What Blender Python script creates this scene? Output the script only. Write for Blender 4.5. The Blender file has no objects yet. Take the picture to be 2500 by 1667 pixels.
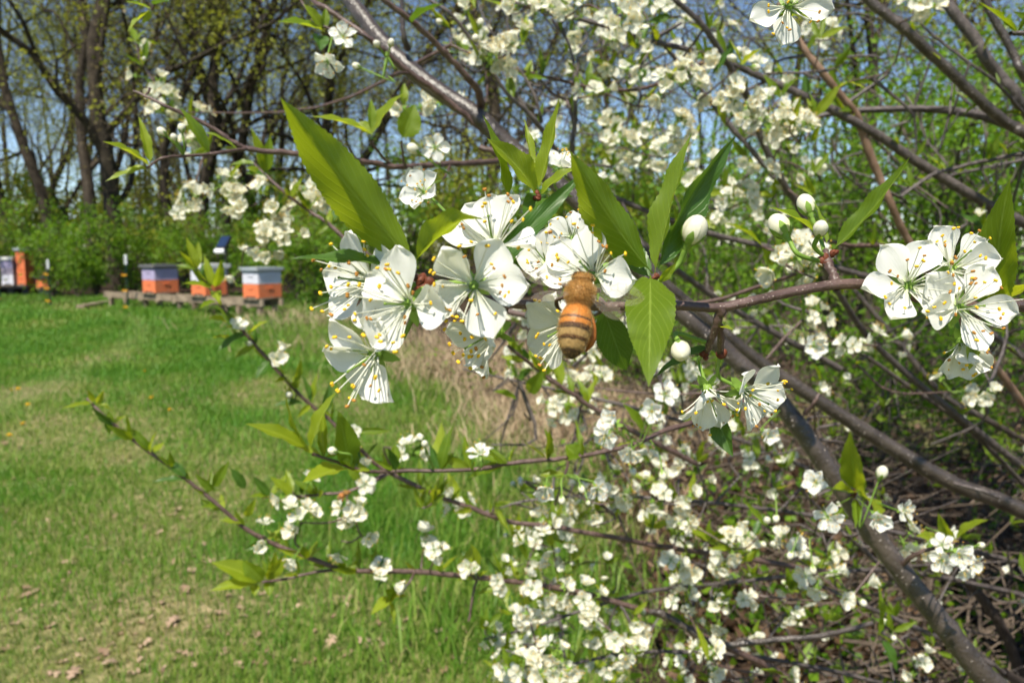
import bpy, math, random
import numpy as np
from mathutils import Vector, Matrix

# ------------------------------------------------------------------ camera, sky, sun, exposure
S = bpy.context.scene
COL = S.collection
CAMZ = 1.3
FPX = 1962.0                       # focal length in pixels of the 2500 x 1667 photograph
PITCH = math.atan((833.5 - 600.0) / FPX)
cam_d = bpy.data.cameras.new('camera')
cam = bpy.data.objects.new('camera', cam_d); COL.objects.link(cam); S.camera = cam
cam.location = (0, 0, CAMZ)
cam.rotation_euler = (math.pi / 2 - PITCH, 0, 0)
cam_d.sensor_width = 36.0
cam_d.lens = FPX / 2500.0 * 36.0
cam_d.clip_start = 0.01
cam_d.clip_end = 2000.0
cam_d.dof.use_dof = True
cam_d.dof.focus_distance = 0.185
cam_d.dof.aperture_fstop = 33.0

SUN_AZ, SUN_EL = math.radians(-108), math.radians(57)
SUN = Vector((math.cos(SUN_EL) * math.cos(SUN_AZ), math.cos(SUN_EL) * math.sin(SUN_AZ), math.sin(SUN_EL)))
W = bpy.data.worlds.new('World'); S.world = W; W.use_nodes = True
wn = W.node_tree; wn.nodes.clear()
sky = wn.nodes.new('ShaderNodeTexSky'); sky.sky_type = 'NISHITA'; sky.sun_disc = False
sky.sun_elevation = SUN_EL; sky.sun_rotation = math.atan2(SUN.x, SUN.y)
sky.air_density = 1.0; sky.dust_density = 0.0; sky.ozone_density = 3.0; sky.altitude = 1200
bg = wn.nodes.new('ShaderNodeBackground'); bg.inputs['Strength'].default_value = 0.10
wo = wn.nodes.new('ShaderNodeOutputWorld')
wn.links.new(sky.outputs[0], bg.inputs['Color']); wn.links.new(bg.outputs[0], wo.inputs['Surface'])
sd = bpy.data.lights.new('sun', 'SUN'); sd.energy = 5.0; sd.angle = math.radians(0.53); sd.color = (1.0, 0.93, 0.80)
so = bpy.data.objects.new('sun', sd); COL.objects.link(so)
so.rotation_euler = SUN.to_track_quat('Z', 'Y').to_euler(); so.location = (0, -3, 8)
S.view_settings.view_transform = 'Standard'; S.view_settings.look = 'None'
S.view_settings.exposure = 0.58; S.view_settings.gamma = 1.0; S.view_settings.use_curve_mapping = False
S.render.engine = 'CYCLES'
S.cycles.max_bounces = 5; S.cycles.diffuse_bounces = 2; S.cycles.glossy_bounces = 1
S.cycles.transmission_bounces = 4; S.cycles.transparent_max_bounces = 8
S.cycles.caustics_reflective = False; S.cycles.caustics_refractive = False
S.cycles.use_denoising = True; S.cycles.use_adaptive_sampling = True; S.cycles.adaptive_threshold = 0.03

# ------------------------------------------------------------------ helpers
rng = np.random.default_rng(7)
random.seed(7)
FW = np.array((0, math.cos(PITCH), -math.sin(PITCH))); UP = np.array((0, math.sin(PITCH), math.cos(PITCH))); RT = np.array((1.0, 0, 0))
C0 = np.array((0, 0, CAMZ))
def P(px, py, d):
    """a place in the world: photograph direction px, py and distance d along the view axis"""
    return C0 + FW * d + RT * ((px - 1250.0) / FPX * d) + UP * ((833.5 - py) / FPX * d)
def cv(x, y, z):
    v = RT * x + UP * y - FW * z
    return v / np.linalg.norm(v)
def ground_at(px, py, z=0.0):
    v = P(px, py, 1.0) - C0
    return C0 + v * ((z - CAMZ) / v[2])
def proj(p):
    v = np.asarray(p) - C0
    d = v @ FW
    return 1250 + (v @ RT) / d * FPX, 833.5 - (v @ UP) / d * FPX, d
def nrm(v):
    v = np.asarray(v, float); return v / (np.linalg.norm(v, axis=-1, keepdims=True) + 1e-12)
def smooth(pts, k=5):
    p = np.asarray(pts, float)
    if len(p) < 3: 
        t = np.linspace(0, 1, k + 1)[:, None]; return p[0] * (1 - t) + p[1] * t
    q = np.vstack([2 * p[0] - p[1], p, 2 * p[-1] - p[-2]])
    out = []
    for i in range(1, len(q) - 2):
        a, b, c, d = q[i - 1], q[i], q[i + 1], q[i + 2]
        for j in range(k):
            t = j / k
            out.append(0.5 * (2 * b + (c - a) * t + (2 * a - 5 * b + 4 * c - d) * t * t + (3 * b - a - 3 * c + d) * t ** 3))
    out.append(p[-1])
    return np.array(out)

class MB:
    """collects vertices, triangles and quads; build() makes one mesh object"""
    def __init__(s): s.v, s.f, s.u, s.n = [], [], [], 0
    def add(s, v, faces, mat=0, uv=None, smooth=True):
        v = np.asarray(v, float).reshape(-1, 3); faces = np.asarray(faces, int)
        s.v.append(v); s.f.append((faces + s.n, mat, smooth))
        s.u.append(np.zeros((len(v), 2)) if uv is None else np.asarray(uv, float)); s.n += len(v)
    def tube(s, pts, rad, n=8, mat=0, cap=True):
        pts = np.asarray(pts, float); m = len(pts); rad = np.broadcast_to(np.asarray(rad, float), (m,))
        tan = nrm(np.gradient(pts, axis=0)); mean = nrm(pts[-1] - pts[0])
        ref = np.eye(3)[np.argmin(np.abs(mean))]
        a = nrm(np.cross(tan, ref)); b = np.cross(tan, a)
        th = np.linspace(0, 2 * math.pi, n + 1)
        ring = pts[:, None] + rad[:, None, None] * (np.cos(th)[None, :, None] * a[:, None] + np.sin(th)[None, :, None] * b[:, None])
        ln = np.concatenate([[0], np.cumsum(np.linalg.norm(np.diff(pts, axis=0), axis=1))])
        uv = np.stack(np.broadcast_arrays((th / (2 * math.pi))[None, :], ln[:, None]), -1).reshape(-1, 2)
        i, j = np.meshgrid(np.arange(m - 1), np.arange(n), indexing='ij')
        q = np.stack([i * (n + 1) + j, i * (n + 1) + j + 1, (i + 1) * (n + 1) + j + 1, (i + 1) * (n + 1) + j], -1).reshape(-1, 4)
        s.add(ring.reshape(-1, 3), q, mat, uv)
        if cap and rad[-1] > 1e-6:
            c = s.n; s.add(np.vstack([ring[-1], [pts[-1] + tan[-1] * rad[-1] * .5]]), [(k, k + 1, n + 1) for k in range(n)], mat)
    def grid(s, V, mat=0, uv=None):
        V = np.asarray(V, float); a, b = V.shape[:2]
        i, j = np.meshgrid(np.arange(a - 1), np.arange(b - 1), indexing='ij')
        q = np.stack([i * b + j, i * b + j + 1, (i + 1) * b + j + 1, (i + 1) * b + j], -1).reshape(-1, 4)
        s.add(V.reshape(-1, 3), q, mat, None if uv is None else np.asarray(uv).reshape(-1, 2))
    def box(s, c, size, R=None, mat=0, taper=1.0):
        x, y, z = np.asarray(size) / 2.0
        v = np.array([(sx * x * (taper if sz > 0 else 1), sy * y * (taper if sz > 0 else 1), sz * z) for sz in (-1, 1) for sx, sy in ((-1, -1), (1, -1), (1, 1), (-1, 1))])
        if R is not None: v = v @ np.asarray(R).T
        s.add(v + np.asarray(c), [(3, 2, 1, 0), (4, 5, 6, 7), (0, 1, 5, 4), (1, 2, 6, 5), (2, 3, 7, 6), (3, 0, 4, 7)], mat, None, False)
    def ball(s, c, r, mat=0, nu=8, nv=6, R=None):
        r = np.broadcast_to(np.asarray(r, float), (3,))
        th = np.linspace(0, 2 * math.pi, nu + 1); ph = np.linspace(0, math.pi, nv + 1)
        V = np.stack([np.sin(ph)[:, None] * np.cos(th) * r[0], np.sin(ph)[:, None] * np.sin(th) * r[1], np.broadcast_to(np.cos(ph)[:, None], (nv + 1, nu + 1)) * r[2]], -1)
        if R is not None: V = V @ np.asarray(R).T
        s.grid(V + np.asarray(c), mat)
    def xf(s, other, M, matmap=None):
        M = np.asarray(M)
        for (f, m, sm) in other.f: s.f.append((f + s.n, m if matmap is None else matmap[m], sm))
        for v in other.v: s.v.append(v @ M[:3, :3].T + M[:3, 3])
        s.u += other.u; s.n += other.n
    def mesh(s, name, mats, flat=False):
        me = bpy.data.meshes.new(name)
        V = np.vstack(s.v); U = np.vstack(s.u)
        me.vertices.add(len(V)); me.vertices.foreach_set('co', V.ravel().astype(np.float32))
        idx = np.concatenate([f.ravel() for f, _, _ in s.f]); tot = np.concatenate([np.full(len(f), f.shape[1]) for f, _, _ in s.f])
        mi = np.concatenate([np.full(len(f), m) for f, m, _ in s.f])
        me.loops.add(len(idx)); me.loops.foreach_set('vertex_index', idx.astype(np.int32))
        me.polygons.add(len(tot)); st = np.concatenate([[0], np.cumsum(tot)[:-1]])
        me.polygons.foreach_set('loop_start', st.astype(np.int32)); me.polygons.foreach_set('loop_total', tot.astype(np.int32))
        me.polygons.foreach_set('material_index', mi.astype(np.int32))
        me.polygons.foreach_set('use_smooth', np.concatenate([np.full(len(f), sm and not flat) for f, _, sm in s.f]))
        uvl = me.uv_layers.new(name='UVMap'); uvl.data.foreach_set('uv', U[idx].ravel().astype(np.float32))
        for m in (mats if isinstance(mats, (list, tuple)) else [mats]): me.materials.append(m)
        me.update(calc_edges=True)
        return me
def obj(name, me, parent=None, M=None, inv=None):
    o = bpy.data.objects.new(name, me); COL.objects.link(o)
    if parent is not None:
        o.parent = parent
        if inv is not None: o.matrix_parent_inverse = inv
    if M is not None: o.matrix_basis = Matrix([list(map(float, r)) for r in M])
    return o
def tag(o, label=None, cat=None, group=None, kind=None):
    if label: o['label'] = label
    if cat: o['category'] = cat
    if group: o['group'] = group
    if kind: o['kind'] = kind
    return o
def thing(name, label, cat, loc=(0, 0, 0), rz=0.0, group=None):
    o = bpy.data.objects.new(name, None); COL.objects.link(o)
    o.location = [float(c) for c in loc]; o.rotation_euler = (0, 0, rz); o.empty_display_size = .1
    return tag(o, label, cat, group)
def inv_of(o): return Matrix.Translation(-o.location)
def basis(z, xhint):
    z = nrm(z); x = np.asarray(xhint, float); x = nrm(x - z * (x @ z)); y = np.cross(z, x)
    M = np.eye(4); M[:3, 0], M[:3, 1], M[:3, 2] = x, y, z
    return M
def at(M, p):
    M = M.copy(); M[:3, 3] = p; return M
def rot(axis, a):
    M = np.eye(4); c, s = math.cos(a), math.sin(a); i, j = {'x': (1, 2), 'y': (2, 0), 'z': (0, 1)}[axis]
    M[i, i] = c; M[j, j] = c; M[i, j] = -s; M[j, i] = s
    return M
def rand_rot():
    q = nrm(rng.normal(size=4)); w, x, y, z = q
    return np.array([[1-2*(y*y+z*z), 2*(x*y-z*w), 2*(x*z+y*w)], [2*(x*y+z*w), 1-2*(x*x+z*z), 2*(y*z-x*w)], [2*(x*z-y*w), 2*(y*z+x*w), 1-2*(x*x+y*y)]])

# ------------------------------------------------------------------ materials
def newmat(name):
    m = bpy.data.materials.new(name); m.use_nodes = True
    nt = m.node_tree; nt.nodes.clear()
    return m, nt, nt.nodes.new('ShaderNodeOutputMaterial')
def nd(nt, typ, **kw):
    n = nt.nodes.new(typ)
    for k, v in kw.items():
        if k in n.inputs: n.inputs[k].default_value = v
        else: setattr(n, k, v)
    return n
def ramp(nt, fac, stops, interp='LINEAR'):
    r = nt.nodes.new('ShaderNodeValToRGB'); r.color_ramp.interpolation = interp
    e = r.color_ramp.elements
    while len(e) > 1: e.remove(e[-1])
    e[0].position = stops[0][0]; e[0].color = (*stops[0][1], 1)
    for p, c in stops[1:]: x = e.new(p); x.color = (*c, 1)
    if fac is not None: nt.links.new(fac, r.inputs[0])
    return r.outputs[0]
def mix(nt, fac, a, b, mode='MIX'):
    m = nt.nodes.new('ShaderNodeMix'); m.data_type = 'RGBA'; m.blend_type = mode
    for s, v in ((m.inputs[0], fac), (m.inputs[6], a), (m.inputs[7], b)):
        if isinstance(v, (int, float)): s.default_value = v
        elif isinstance(v, tuple): s.default_value = (*v, 1)
        else: nt.links.new(v, s)
    return m.outputs[2]
def noise(nt, scale, detail=3.0, vec=None, rough=.55):
    n = nd(nt, 'ShaderNodeTexNoise', Scale=scale, Detail=detail, Roughness=rough)
    if vec is not None: nt.links.new(vec, n.inputs['Vector'])
    return n.outputs['Fac']
def objco(nt): return nt.nodes.new('ShaderNodeTexCoord').outputs['Object']
def math_(nt, op, a, b=0.0):
    n = nt.nodes.new('ShaderNodeMath'); n.operation = op
    for s, v in zip(n.inputs, (a, b)):
        if isinstance(v, (int, float)): s.default_value = v
        else: nt.links.new(v, s)
    return n.outputs[0]
def bump(nt, h, strength, dist):
    b = nd(nt, 'ShaderNodeBump', Strength=strength, Distance=dist); nt.links.new(h, b.inputs['Height']); return b.outputs[0]
def island(nt): return nt.nodes.new('ShaderNodeNewGeometry').outputs['Random Per Island']
def objrand(nt): return nt.nodes.new('ShaderNodeObjectInfo').outputs['Random']
def principled(nt, out, color, rough=.6, spec=.4, normal=None):
    p = nd(nt, 'ShaderNodeBsdfPrincipled', Roughness=rough); p.inputs['Specular IOR Level'].default_value = spec
    if isinstance(color, tuple): p.inputs['Base Color'].default_value = (*color, 1)
    else: nt.links.new(color, p.inputs['Base Color'])
    if normal is not None: nt.links.new(normal, p.inputs['Normal'])
    if out is not None: nt.links.new(p.outputs[0], out.inputs[0])
    return p
def thin(nt, out, p, tcol, fac, normal=None):
    t = nt.nodes.new('ShaderNodeBsdfTranslucent')
    if isinstance(tcol, tuple): t.inputs[0].default_value = (*tcol, 1)
    else: nt.links.new(tcol, t.inputs[0])
    if normal is not None: nt.links.new(normal, t.inputs['Normal'])
    m = nt.nodes.new('ShaderNodeMixShader'); m.inputs[0].default_value = fac
    nt.links.new(p.outputs[0], m.inputs[1]); nt.links.new(t.outputs[0], m.inputs[2]); nt.links.new(m.outputs[0], out.inputs[0])

def m_bark(name, dark, light, spot, scale=60.0, rough=.45, spec=.5, spots=True, bstr=.5, bdist=.002):
    m, nt, out = newmat(name); co = objco(nt)
    c = ramp(nt, noise(nt, scale, 5, co), [(.3, dark), (.7, light)])
    h = noise(nt, scale * 6, 3, co)
    if spots:
        uv = nt.nodes.new('ShaderNodeTexCoord').outputs['UV']
        mp = nd(nt, 'ShaderNodeMapping'); mp.inputs['Scale'].default_value = (9.0, scale * 6.5, 1); nt.links.new(uv, mp.inputs[0])
        v = nt.nodes.new('ShaderNodeTexVoronoi'); v.inputs['Scale'].default_value = 1.0; nt.links.new(mp.outputs[0], v.inputs['Vector'])
        s = ramp(nt, v.outputs['Distance'], [(.10, (1, 1, 1)), (.22, (0, 0, 0))])
        gate = ramp(nt, noise(nt, scale * 2, 2, co), [(.40, (0, 0, 0)), (.54, (1, 1, 1))])
        s = mix(nt, 1.0, s, gate, 'MULTIPLY')
        c = mix(nt, s, c, spot)
        h = mix(nt, .5, h, s, 'ADD')
    principled(nt, out, c, rough, spec, bump(nt, h, bstr, bdist))
    return m
def m_flat(name, c, rough=.6, spec=.4, var=.25, scale=30.0, metal=0.0):
    m, nt, out = newmat(name)
    f = noise(nt, scale, 4, objco(nt))
    d = tuple(x * (1 - var) for x in c); l = tuple(min(1, x * (1 + var)) for x in c)
    p = principled(nt, out, ramp(nt, f, [(.3, d), (.7, l)]), rough, spec); p.inputs['Metallic'].default_value = metal
    return m
def m_leaf(name, dark, light, tcol, tfac=.4, rough=.38, per='object', veins=True, spec=.45):
    m, nt, out = newmat(name)
    r = objrand(nt) if per == 'object' else island(nt)
    c = ramp(nt, r, [(0, dark), (1, light)])
    t = tcol; normal = None
    if veins:
        uv = nt.nodes.new('ShaderNodeTexCoord').outputs['UV']
        sp = nt.nodes.new('ShaderNodeSeparateXYZ'); nt.links.new(uv, sp.inputs[0])
        ax = math_(nt, 'ABSOLUTE', math_(nt, 'SUBTRACT', sp.outputs[0], .5))
        mid = ramp(nt, ax, [(.012, (1, 1, 1)), (.035, (0, 0, 0))])
        ph = math_(nt, 'SUBTRACT', math_(nt, 'MULTIPLY', sp.outputs[1], 62.0), math_(nt, 'MULTIPLY', ax, 42.0))
        lat = ramp(nt, math_(nt, 'SINE', ph), [(.72, (0, 0, 0)), (1.0, (1, 1, 1))])
        vein = mix(nt, 1.0, mix(nt, .45, (0, 0, 0), lat), mid, 'ADD')
        mott = noise(nt, 900.0, 3, objco(nt))
        c = mix(nt, math_(nt, 'MULTIPLY', mott, .5), c, tuple(x * .72 for x in dark))
        c = mix(nt, math_(nt, 'MULTIPLY', vein, .5), c, tuple(min(1, x * 1.5 + .06) for x in light))
        normal = bump(nt, mix(nt, .25, vein, mott, 'ADD'), .35, .0004)
    p = principled(nt, out, c, rough, spec, normal)
    thin(nt, out, p, t, tfac, normal)
    return m
def m_petal(name='petal_glare_white', top=(.89, .89, .85), tc=(.90, .90, .74)):
    m, nt, out = newmat(name)
    uv = nt.nodes.new('ShaderNodeTexCoord').outputs['UV']
    sp = nt.nodes.new('ShaderNodeSeparateXYZ'); nt.links.new(uv, sp.inputs[0])
    base = ramp(nt, sp.outputs[1], [(0, (.60, .72, .30)), (.14, (.84, .86, .74)), (.4, top)])
    vein = ramp(nt, math_(nt, 'SINE', math_(nt, 'ADD', math_(nt, 'MULTIPLY', sp.outputs[0], 70.0), math_(nt, 'MULTIPLY', noise(nt, 9.0, 2, uv), 5.0))), [(.5, (0, 0, 0)), (1, (1, 1, 1))])
    c = mix(nt, math_(nt, 'MULTIPLY', vein, .07), base, (.74, .77, .72))
    n = bump(nt, math_(nt, 'ADD', vein, math_(nt, 'MULTIPLY', noise(nt, 700.0, 2, objco(nt)), 1.5)), .14, .0002)
    p = principled(nt, out, c, .42, .3, n)
    thin(nt, out, p, tc, .40, n)
    return m

M_PETAL = m_petal()
m, nt, out = newmat('bud_cream'); sp_ = nt.nodes.new('ShaderNodeSeparateXYZ'); nt.links.new(nt.nodes.new('ShaderNodeTexCoord').outputs['UV'], sp_.inputs[0])
c_ = mix(nt, math_(nt, 'MULTIPLY', noise(nt, 500, 3, objco(nt)), .35), ramp(nt, sp_.outputs[1], [(.2, (.62, .68, .34)), (.5, (.86, .84, .68)), (1, (.88, .86, .74))]), (.72, .70, .52))
thin(nt, out, principled(nt, out, c_, .45, .3), (.85, .82, .55), .3); M_BUD = m
M_ANTHER = m_flat('anther_yellow', (.80, .50, .03), .75, .2, .3, 1500)
M_ANTHER2 = m_flat('anther_spent', (.42, .20, .04), .8, .2, .35, 1500)
M_FIL = m_leaf('filament_pale', (.86, .87, .74), (.89, .89, .78), (.85, .87, .68), .3, .5, 'object', False)
M_CALYX = m_leaf('calyx_green', (.20, .34, .05), (.27, .42, .07), (.3, .5, .06), .3, .5, 'object', False)
M_LEAF = m_leaf('leaf_fresh', (.10, .185, .010), (.20, .29, .016), (.44, .54, .012), .48)
M_LEAFB = m_leaf('leaf_yellow_green', (.19, .27, .014), (.30, .38, .022), (.56, .62, .02), .48)
M_LEAFD = m_leaf('leaf_deep_green', (.045, .12, .015), (.08, .165, .016), (.18, .32, .015), .36)
M_BARK = m_bark('plum_bark', (.030, .023, .020), (.088, .070, .060), (.42, .36, .32), 55, .34, .6, True, .55, .002)
M_TWIG = m_bark('twig_bark', (.055, .032, .026), (.15, .095, .082), (.5, .42, .36), 160, .42, .5, True, .5, .0006)
M_TWIGG = m_bark('grey_twig_bark', (.045, .036, .034), (.135, .112, .105), (.45, .4, .36), 120, .5, .4, True, .5, .0008)
M_TAN = m_bark('tan_branch_bark', (.15, .09, .06), (.28, .18, .125), (.4, .32, .26), 60, .55, .35, True, .5, .002)
M_SCALE = m_flat('bud_scale_brown', (.13, .035, .015), .6, .3, .4, 900)

# ------------------------------------------------------------------ leaf, petal, stamen shapes
def prof_leaf(t):
    x = np.clip((t - .06) / .94, 0, 1)
    return np.maximum(3.3 * (x ** .7) * ((1 - x) ** 1.15), .035 * (1 - t))
def leaf_geo(mb, B, T, N, width, bend=.12, fold=.35, nt=16, ns=2, serr=.0, ripple=.03, twist=0.0, mat=0, seed=0):
    B, T = np.asarray(B, float), np.asarray(T, float); L = np.linalg.norm(T - B)
    ax = nrm(T - B); N = nrm(np.asarray(N, float) - ax * (np.asarray(N) @ ax))
    t = np.linspace(0, 1, nt + 1)[:, None]
    Mid = (B + T) / 2 + N * bend * L
    sp = (1 - t) ** 2 * B + 2 * t * (1 - t) * Mid + t ** 2 * T
    tan = nrm(np.gradient(sp, axis=0)); side = nrm(np.cross(tan, N)); n2 = np.cross(side, tan)
    if twist:
        a = twist * t; side, n2 = side * np.cos(a) + n2 * np.sin(a), n2 * np.cos(a) - side * np.sin(a)
    w = prof_leaf(t[:, 0]) * width / 2
    s = np.linspace(-1, 1, 2 * ns + 1)
    edge = 1 + serr * (((np.arange(nt + 1) % 2) * 2 - 1)[:, None]) * (np.abs(s) > .99)[None]
    sx = s[None] * w[:, None] * edge
    ph = seed * 1.7
    rip = ripple * L * np.sin(t * 17 + ph + 2.2 * np.sign(s)[None]) * (s[None] ** 2) * (w[:, None] / (w.max() + 1e-9))
    V = sp[:, None] + side[:, None] * (sx * math.cos(fold))[..., None] + n2[:, None] * (np.abs(sx) * math.sin(fold) + rip)[..., None]
    uv = np.stack(np.broadcast_arrays(.5 + .5 * s[None], t), -1)
    mb.grid(V, mat, uv)
def petal_geo(mb, L, Wd, cup, side_cup, seed, nt=9, ns=4, M=None, mat=0):
    r = np.random.default_rng(seed)
    t = np.linspace(0, 1, nt + 1)[:, None]; s = np.linspace(-1, 1, 2 * ns + 1)[None]
    te = 1 - (1 - t) ** 1.35
    w = Wd / 2 * 1.4 * (te / (te + .25)) * np.clip(np.sin(np.pi * np.clip(te, 0, 1) ** 1.5), 0, 1) ** .72 + .0003 * (1 - t)
    x = s * w * (1 + .04 * np.sin(5 * s + seed)); y = L * te - L * .05 * np.abs(s) ** 2 * te - L * (.07 if seed % 3 == 0 else .0) * np.exp(-(s / .22) ** 2) * te ** 8
    z = cup * L * te ** 2 + side_cup * (s ** 2) * w + L * .045 * np.sin(7 * te + r.uniform(0, 6)) * s + L * .055 * np.sin(5 * s + r.uniform(0, 6)) * te ** 3 + L * .02 * np.sin(11 * s + r.uniform(0, 6)) * te ** 6
    V = np.stack(np.broadcast_arrays(x, y, z), -1)
    if M is not None: V = V @ M[:3, :3].T + M[:3, 3]
    mb.grid(V, mat, np.stack(np.broadcast_arrays(.5 + .5 * s, te), -1))
def stamen_geo(mb, L, polar, az, curve, n=4, seg=4, anther=.00042, r=.00013, mats=(0, 1), R0=.0009, low=False):
    t = np.linspace(0, 1, seg + 1)
    th = polar + curve * t
    dr = np.concatenate([[0], np.cumsum((np.sin(th[1:])) * L / seg)]); dz = np.concatenate([[0], np.cumsum(np.cos(th[1:]) * L / seg)])
    rr = R0 + dr
    pts = np.stack([rr * math.cos(az), rr * math.sin(az), dz], -1)
    mb.tube(pts, np.linspace(r * 1.25, r * .75, seg + 1), n, mats[0], cap=False)
    e = pts[-1]
    if low:
        a = anther
        v = e + np.array([(a, 0, 0), (-a, 0, 0), (0, a, 0), (0, -a, 0), (0, 0, a), (0, 0, -a)])
        mb.add(v, [(0, 2, 4), (2, 1, 4), (1, 3, 4), (3, 0, 4), (2, 0, 5), (1, 2, 5), (3, 1, 5), (0, 3, 5)], mats[1])
    else:
        tx = np.array((-math.sin(az), math.cos(az), 0))
        for sgn in (-1, 1): mb.ball(e + tx * sgn * anther * .45, (anther * .78, anther * .78, anther), mats[1], 7, 5)
def sepal_geo(mb, mat, L=.0042, Wd=.0024, back=2.15, nt=3, ns=1):
    for k in range(5):
        M = rot('z', math.radians(36 + 72 * k)) @ rot('x', -(back - math.pi / 2)); M[:3, 3] = M[:3, :3] @ np.zeros(3) + np.array((0, 0, -.0006))
        t = np.linspace(0, 1, nt + 1)[:, None]; s = np.linspace(-1, 1, 2 * ns + 1)[None]
        w = Wd / 2 * np.sqrt(np.clip(1 - t ** 2.5, 0, 1)); x = s * w; y = .0008 + L * t; z = .1 * L * t ** 2 + s ** 2 * w * .2
        V = np.stack(np.broadcast_arrays(x, y, z), -1) @ M[:3, :3].T + M[:3, 3]
        mb.grid(V, mat, None)
def cup_geo(mb, mat, n=10):
    z = np.array((.0006, .0002, -.0008, -.0022, -.0032)); r = np.array((.0012, .0015, .00145, .0010, .00045))
    mb.tube(np.stack([0 * z, 0 * z, z], -1), r, n, mat)
    mb.add(np.array([(r[0] * .95 * math.cos(a), r[0] * .95 * math.sin(a), .0004) for a in np.linspace(0, 2 * math.pi, 9)[:-1]]), [tuple(range(8))], mat)
# shared pieces for the flowers seen up close
PETALS = []
for i in range(12):
    mb = MB(); r = np.random.default_rng(50 + i)
    petal_geo(mb, .0098 * r.uniform(.94, 1.06), .0074 * r.uniform(.88, 1.1), r.uniform(-.14, .14), r.uniform(.15, .55), 50 + i, 12, 5)
    PETALS.append(mb.mesh('petal', M_PETAL))
PETALS_CURL = []
for i in range(4):
    mb = MB(); petal_geo(mb, .0094, .0074, .25, .75, 80 + i, 12, 5); PETALS_CURL.append(mb.mesh('petal', M_PETAL))
STAM = []
for i in range(10):
    mb = MB(); r = np.random.default_rng(90 + i)
    stamen_geo(mb, r.uniform(.0065, .012), r.uniform(.1, .8), 0.0, r.uniform(-.5, .75), 5, 7, .00038, .00013)
    STAM.append(mb.mesh('stamen', [M_FIL, M_ANTHER if i < 7 else M_ANTHER2]))
mb = MB(); cup_geo(mb, 0, 12); sepal_geo(mb, 0)
mb.tube(np.array([(0, 0, 0), (.0001, 0, .004), (.0003, .0001, .0078)]), (.00028, .0002, .00018), 6, 0); mb.ball((.0003, .0001, .0079), .00032, 0, 6, 4)
CUP = mb.mesh('flower', M_CALYX)
# flowers at arm's length: one mesh each, petals and stamens modelled
def flower_mb(seed, low=False, opening=None):
    r = np.random.default_rng(seed); mb = MB()
    tl = r.uniform(4, 46) if opening is None else opening
    for k in range(5):
        a = 72 * k + r.uniform(-9, 9)
        M = rot('z', math.radians(a)) @ rot('x', math.radians(tl + r.uniform(-14, 16))); M[:3, 3] = M[:3, :3] @ np.array((0, .0010, 0))
        if low: petal_geo(mb, .0092 * r.uniform(.9, 1.08), .0076 * r.uniform(.88, 1.08), r.uniform(-.08, .14), r.uniform(.1, .35), seed * 7 + k, 3, 1, M, 0)
        else: petal_geo(mb, .0092 * r.uniform(.9, 1.08), .0074 * r.uniform(.9, 1.1), r.uniform(-.12, .16), r.uniform(.2, .55), seed * 7 + k, 5, 2, M, 0)
    for k in range(8 if low else 15):
        stamen_geo(mb, r.uniform(.006, .0098), r.uniform(.1, .75), r.uniform(0, 6.3), r.uniform(0, .4), 3, 1 if low else 2, .00052, .00012, (1, 2), low=True)
    mb.tube(np.array([(0, 0, .0005), (0, 0, -.003), (.0003, 0, -.015)]), (.0014, .0006, .0004), 4 if low else 6, 3)
    if not low: sepal_geo(mb, 3, nt=2)
    return mb
M_PETALC = m_petal('petal_cream', (.885, .88, .77), (.9, .88, .60))  # same blossom; the near petals' glare is put into their whiter colour
FL_MATS = [M_PETALC, M_FIL, M_ANTHER, M_CALYX]
FL_MB = [flower_mb(200 + i) for i in range(10)]
FLOWERS = [m.mesh('flower', FL_MATS) for m in FL_MB]
FL_LOW = [flower_mb(300 + i, True) for i in range(8)]
def bud_mb(seed, r0=.0032, stalk=True):
    mb = MB(); r = np.random.default_rng(seed)
    for k in range(5):            # overlapping folded petals
        a0 = 72 * k; th = np.radians(np.linspace(a0 - 62, a0 + 62, 9)); ph = np.linspace(.06, 2.55, 9)
        rr = r0 * (1 + .05 * np.linspace(-1, 1, 9))[None] * np.ones((9, 1))
        z = np.cos(ph)[:, None] * r0 * 1.32; x = np.sin(ph)[:, None] * rr * np.cos(th)[None]; y = np.sin(ph)[:, None] * rr * np.sin(th)[None]
        mb.grid(np.stack(np.broadcast_arrays(x, y, z), -1), 0, np.stack(np.broadcast_arrays(np.linspace(0, 1, 9)[None], 1 - .8 * np.linspace(0, 1, 9)[:, None]), -1))
    for k in range(5):
        th = np.radians(72 * k + 36) + np.linspace(-.42, .42, 3)[None] * np.array((.15, .8, 1, 1))[:, None]; ph = np.array((1.55, 1.95, 2.4, 2.8))[:, None]
        rr = r0 * 1.07
        mb.grid(np.stack(np.broadcast_arrays(np.sin(ph) * rr * np.cos(th), np.sin(ph) * rr * np.sin(th), np.cos(ph) * rr * 1.3), -1), 1)
    mb.tube(np.array([(0, 0, -r0 * .85), (0, 0, -r0 * 1.35), (0, 0, -r0 * 1.9), (.0004, 0, -.013)] if stalk else [(0, 0, -r0 * .85), (0, 0, -r0 * 1.35), (0, 0, -r0 * 1.9)]),
            (r0 * .52, r0 * .4, .0005, .0004) if stalk else (r0 * .52, r0 * .42, .0005), 8, 1)
    return mb
BUD_MB = [bud_mb(i) for i in range(2)]
BUDS = [m.mesh('bud', [M_BUD, M_CALYX]) for m in BUD_MB]
BUDS_H = [bud_mb(5, .0032, False).mesh('bud', [M_BUD, M_CALYX])]
LEAF_MB = []
for i in range(8):
    mb = MB(); r = np.random.default_rng(400 + i)
    leaf_geo(mb, (0, 0, 0), (0, 1, 0), (0, 0, 1), r.uniform(.26, .4), r.uniform(-.08, .16), r.uniform(.2, .75), 10, 2, .05, .025, r.uniform(-.5, .5), seed=i)
    LEAF_MB.append(mb)
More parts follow.
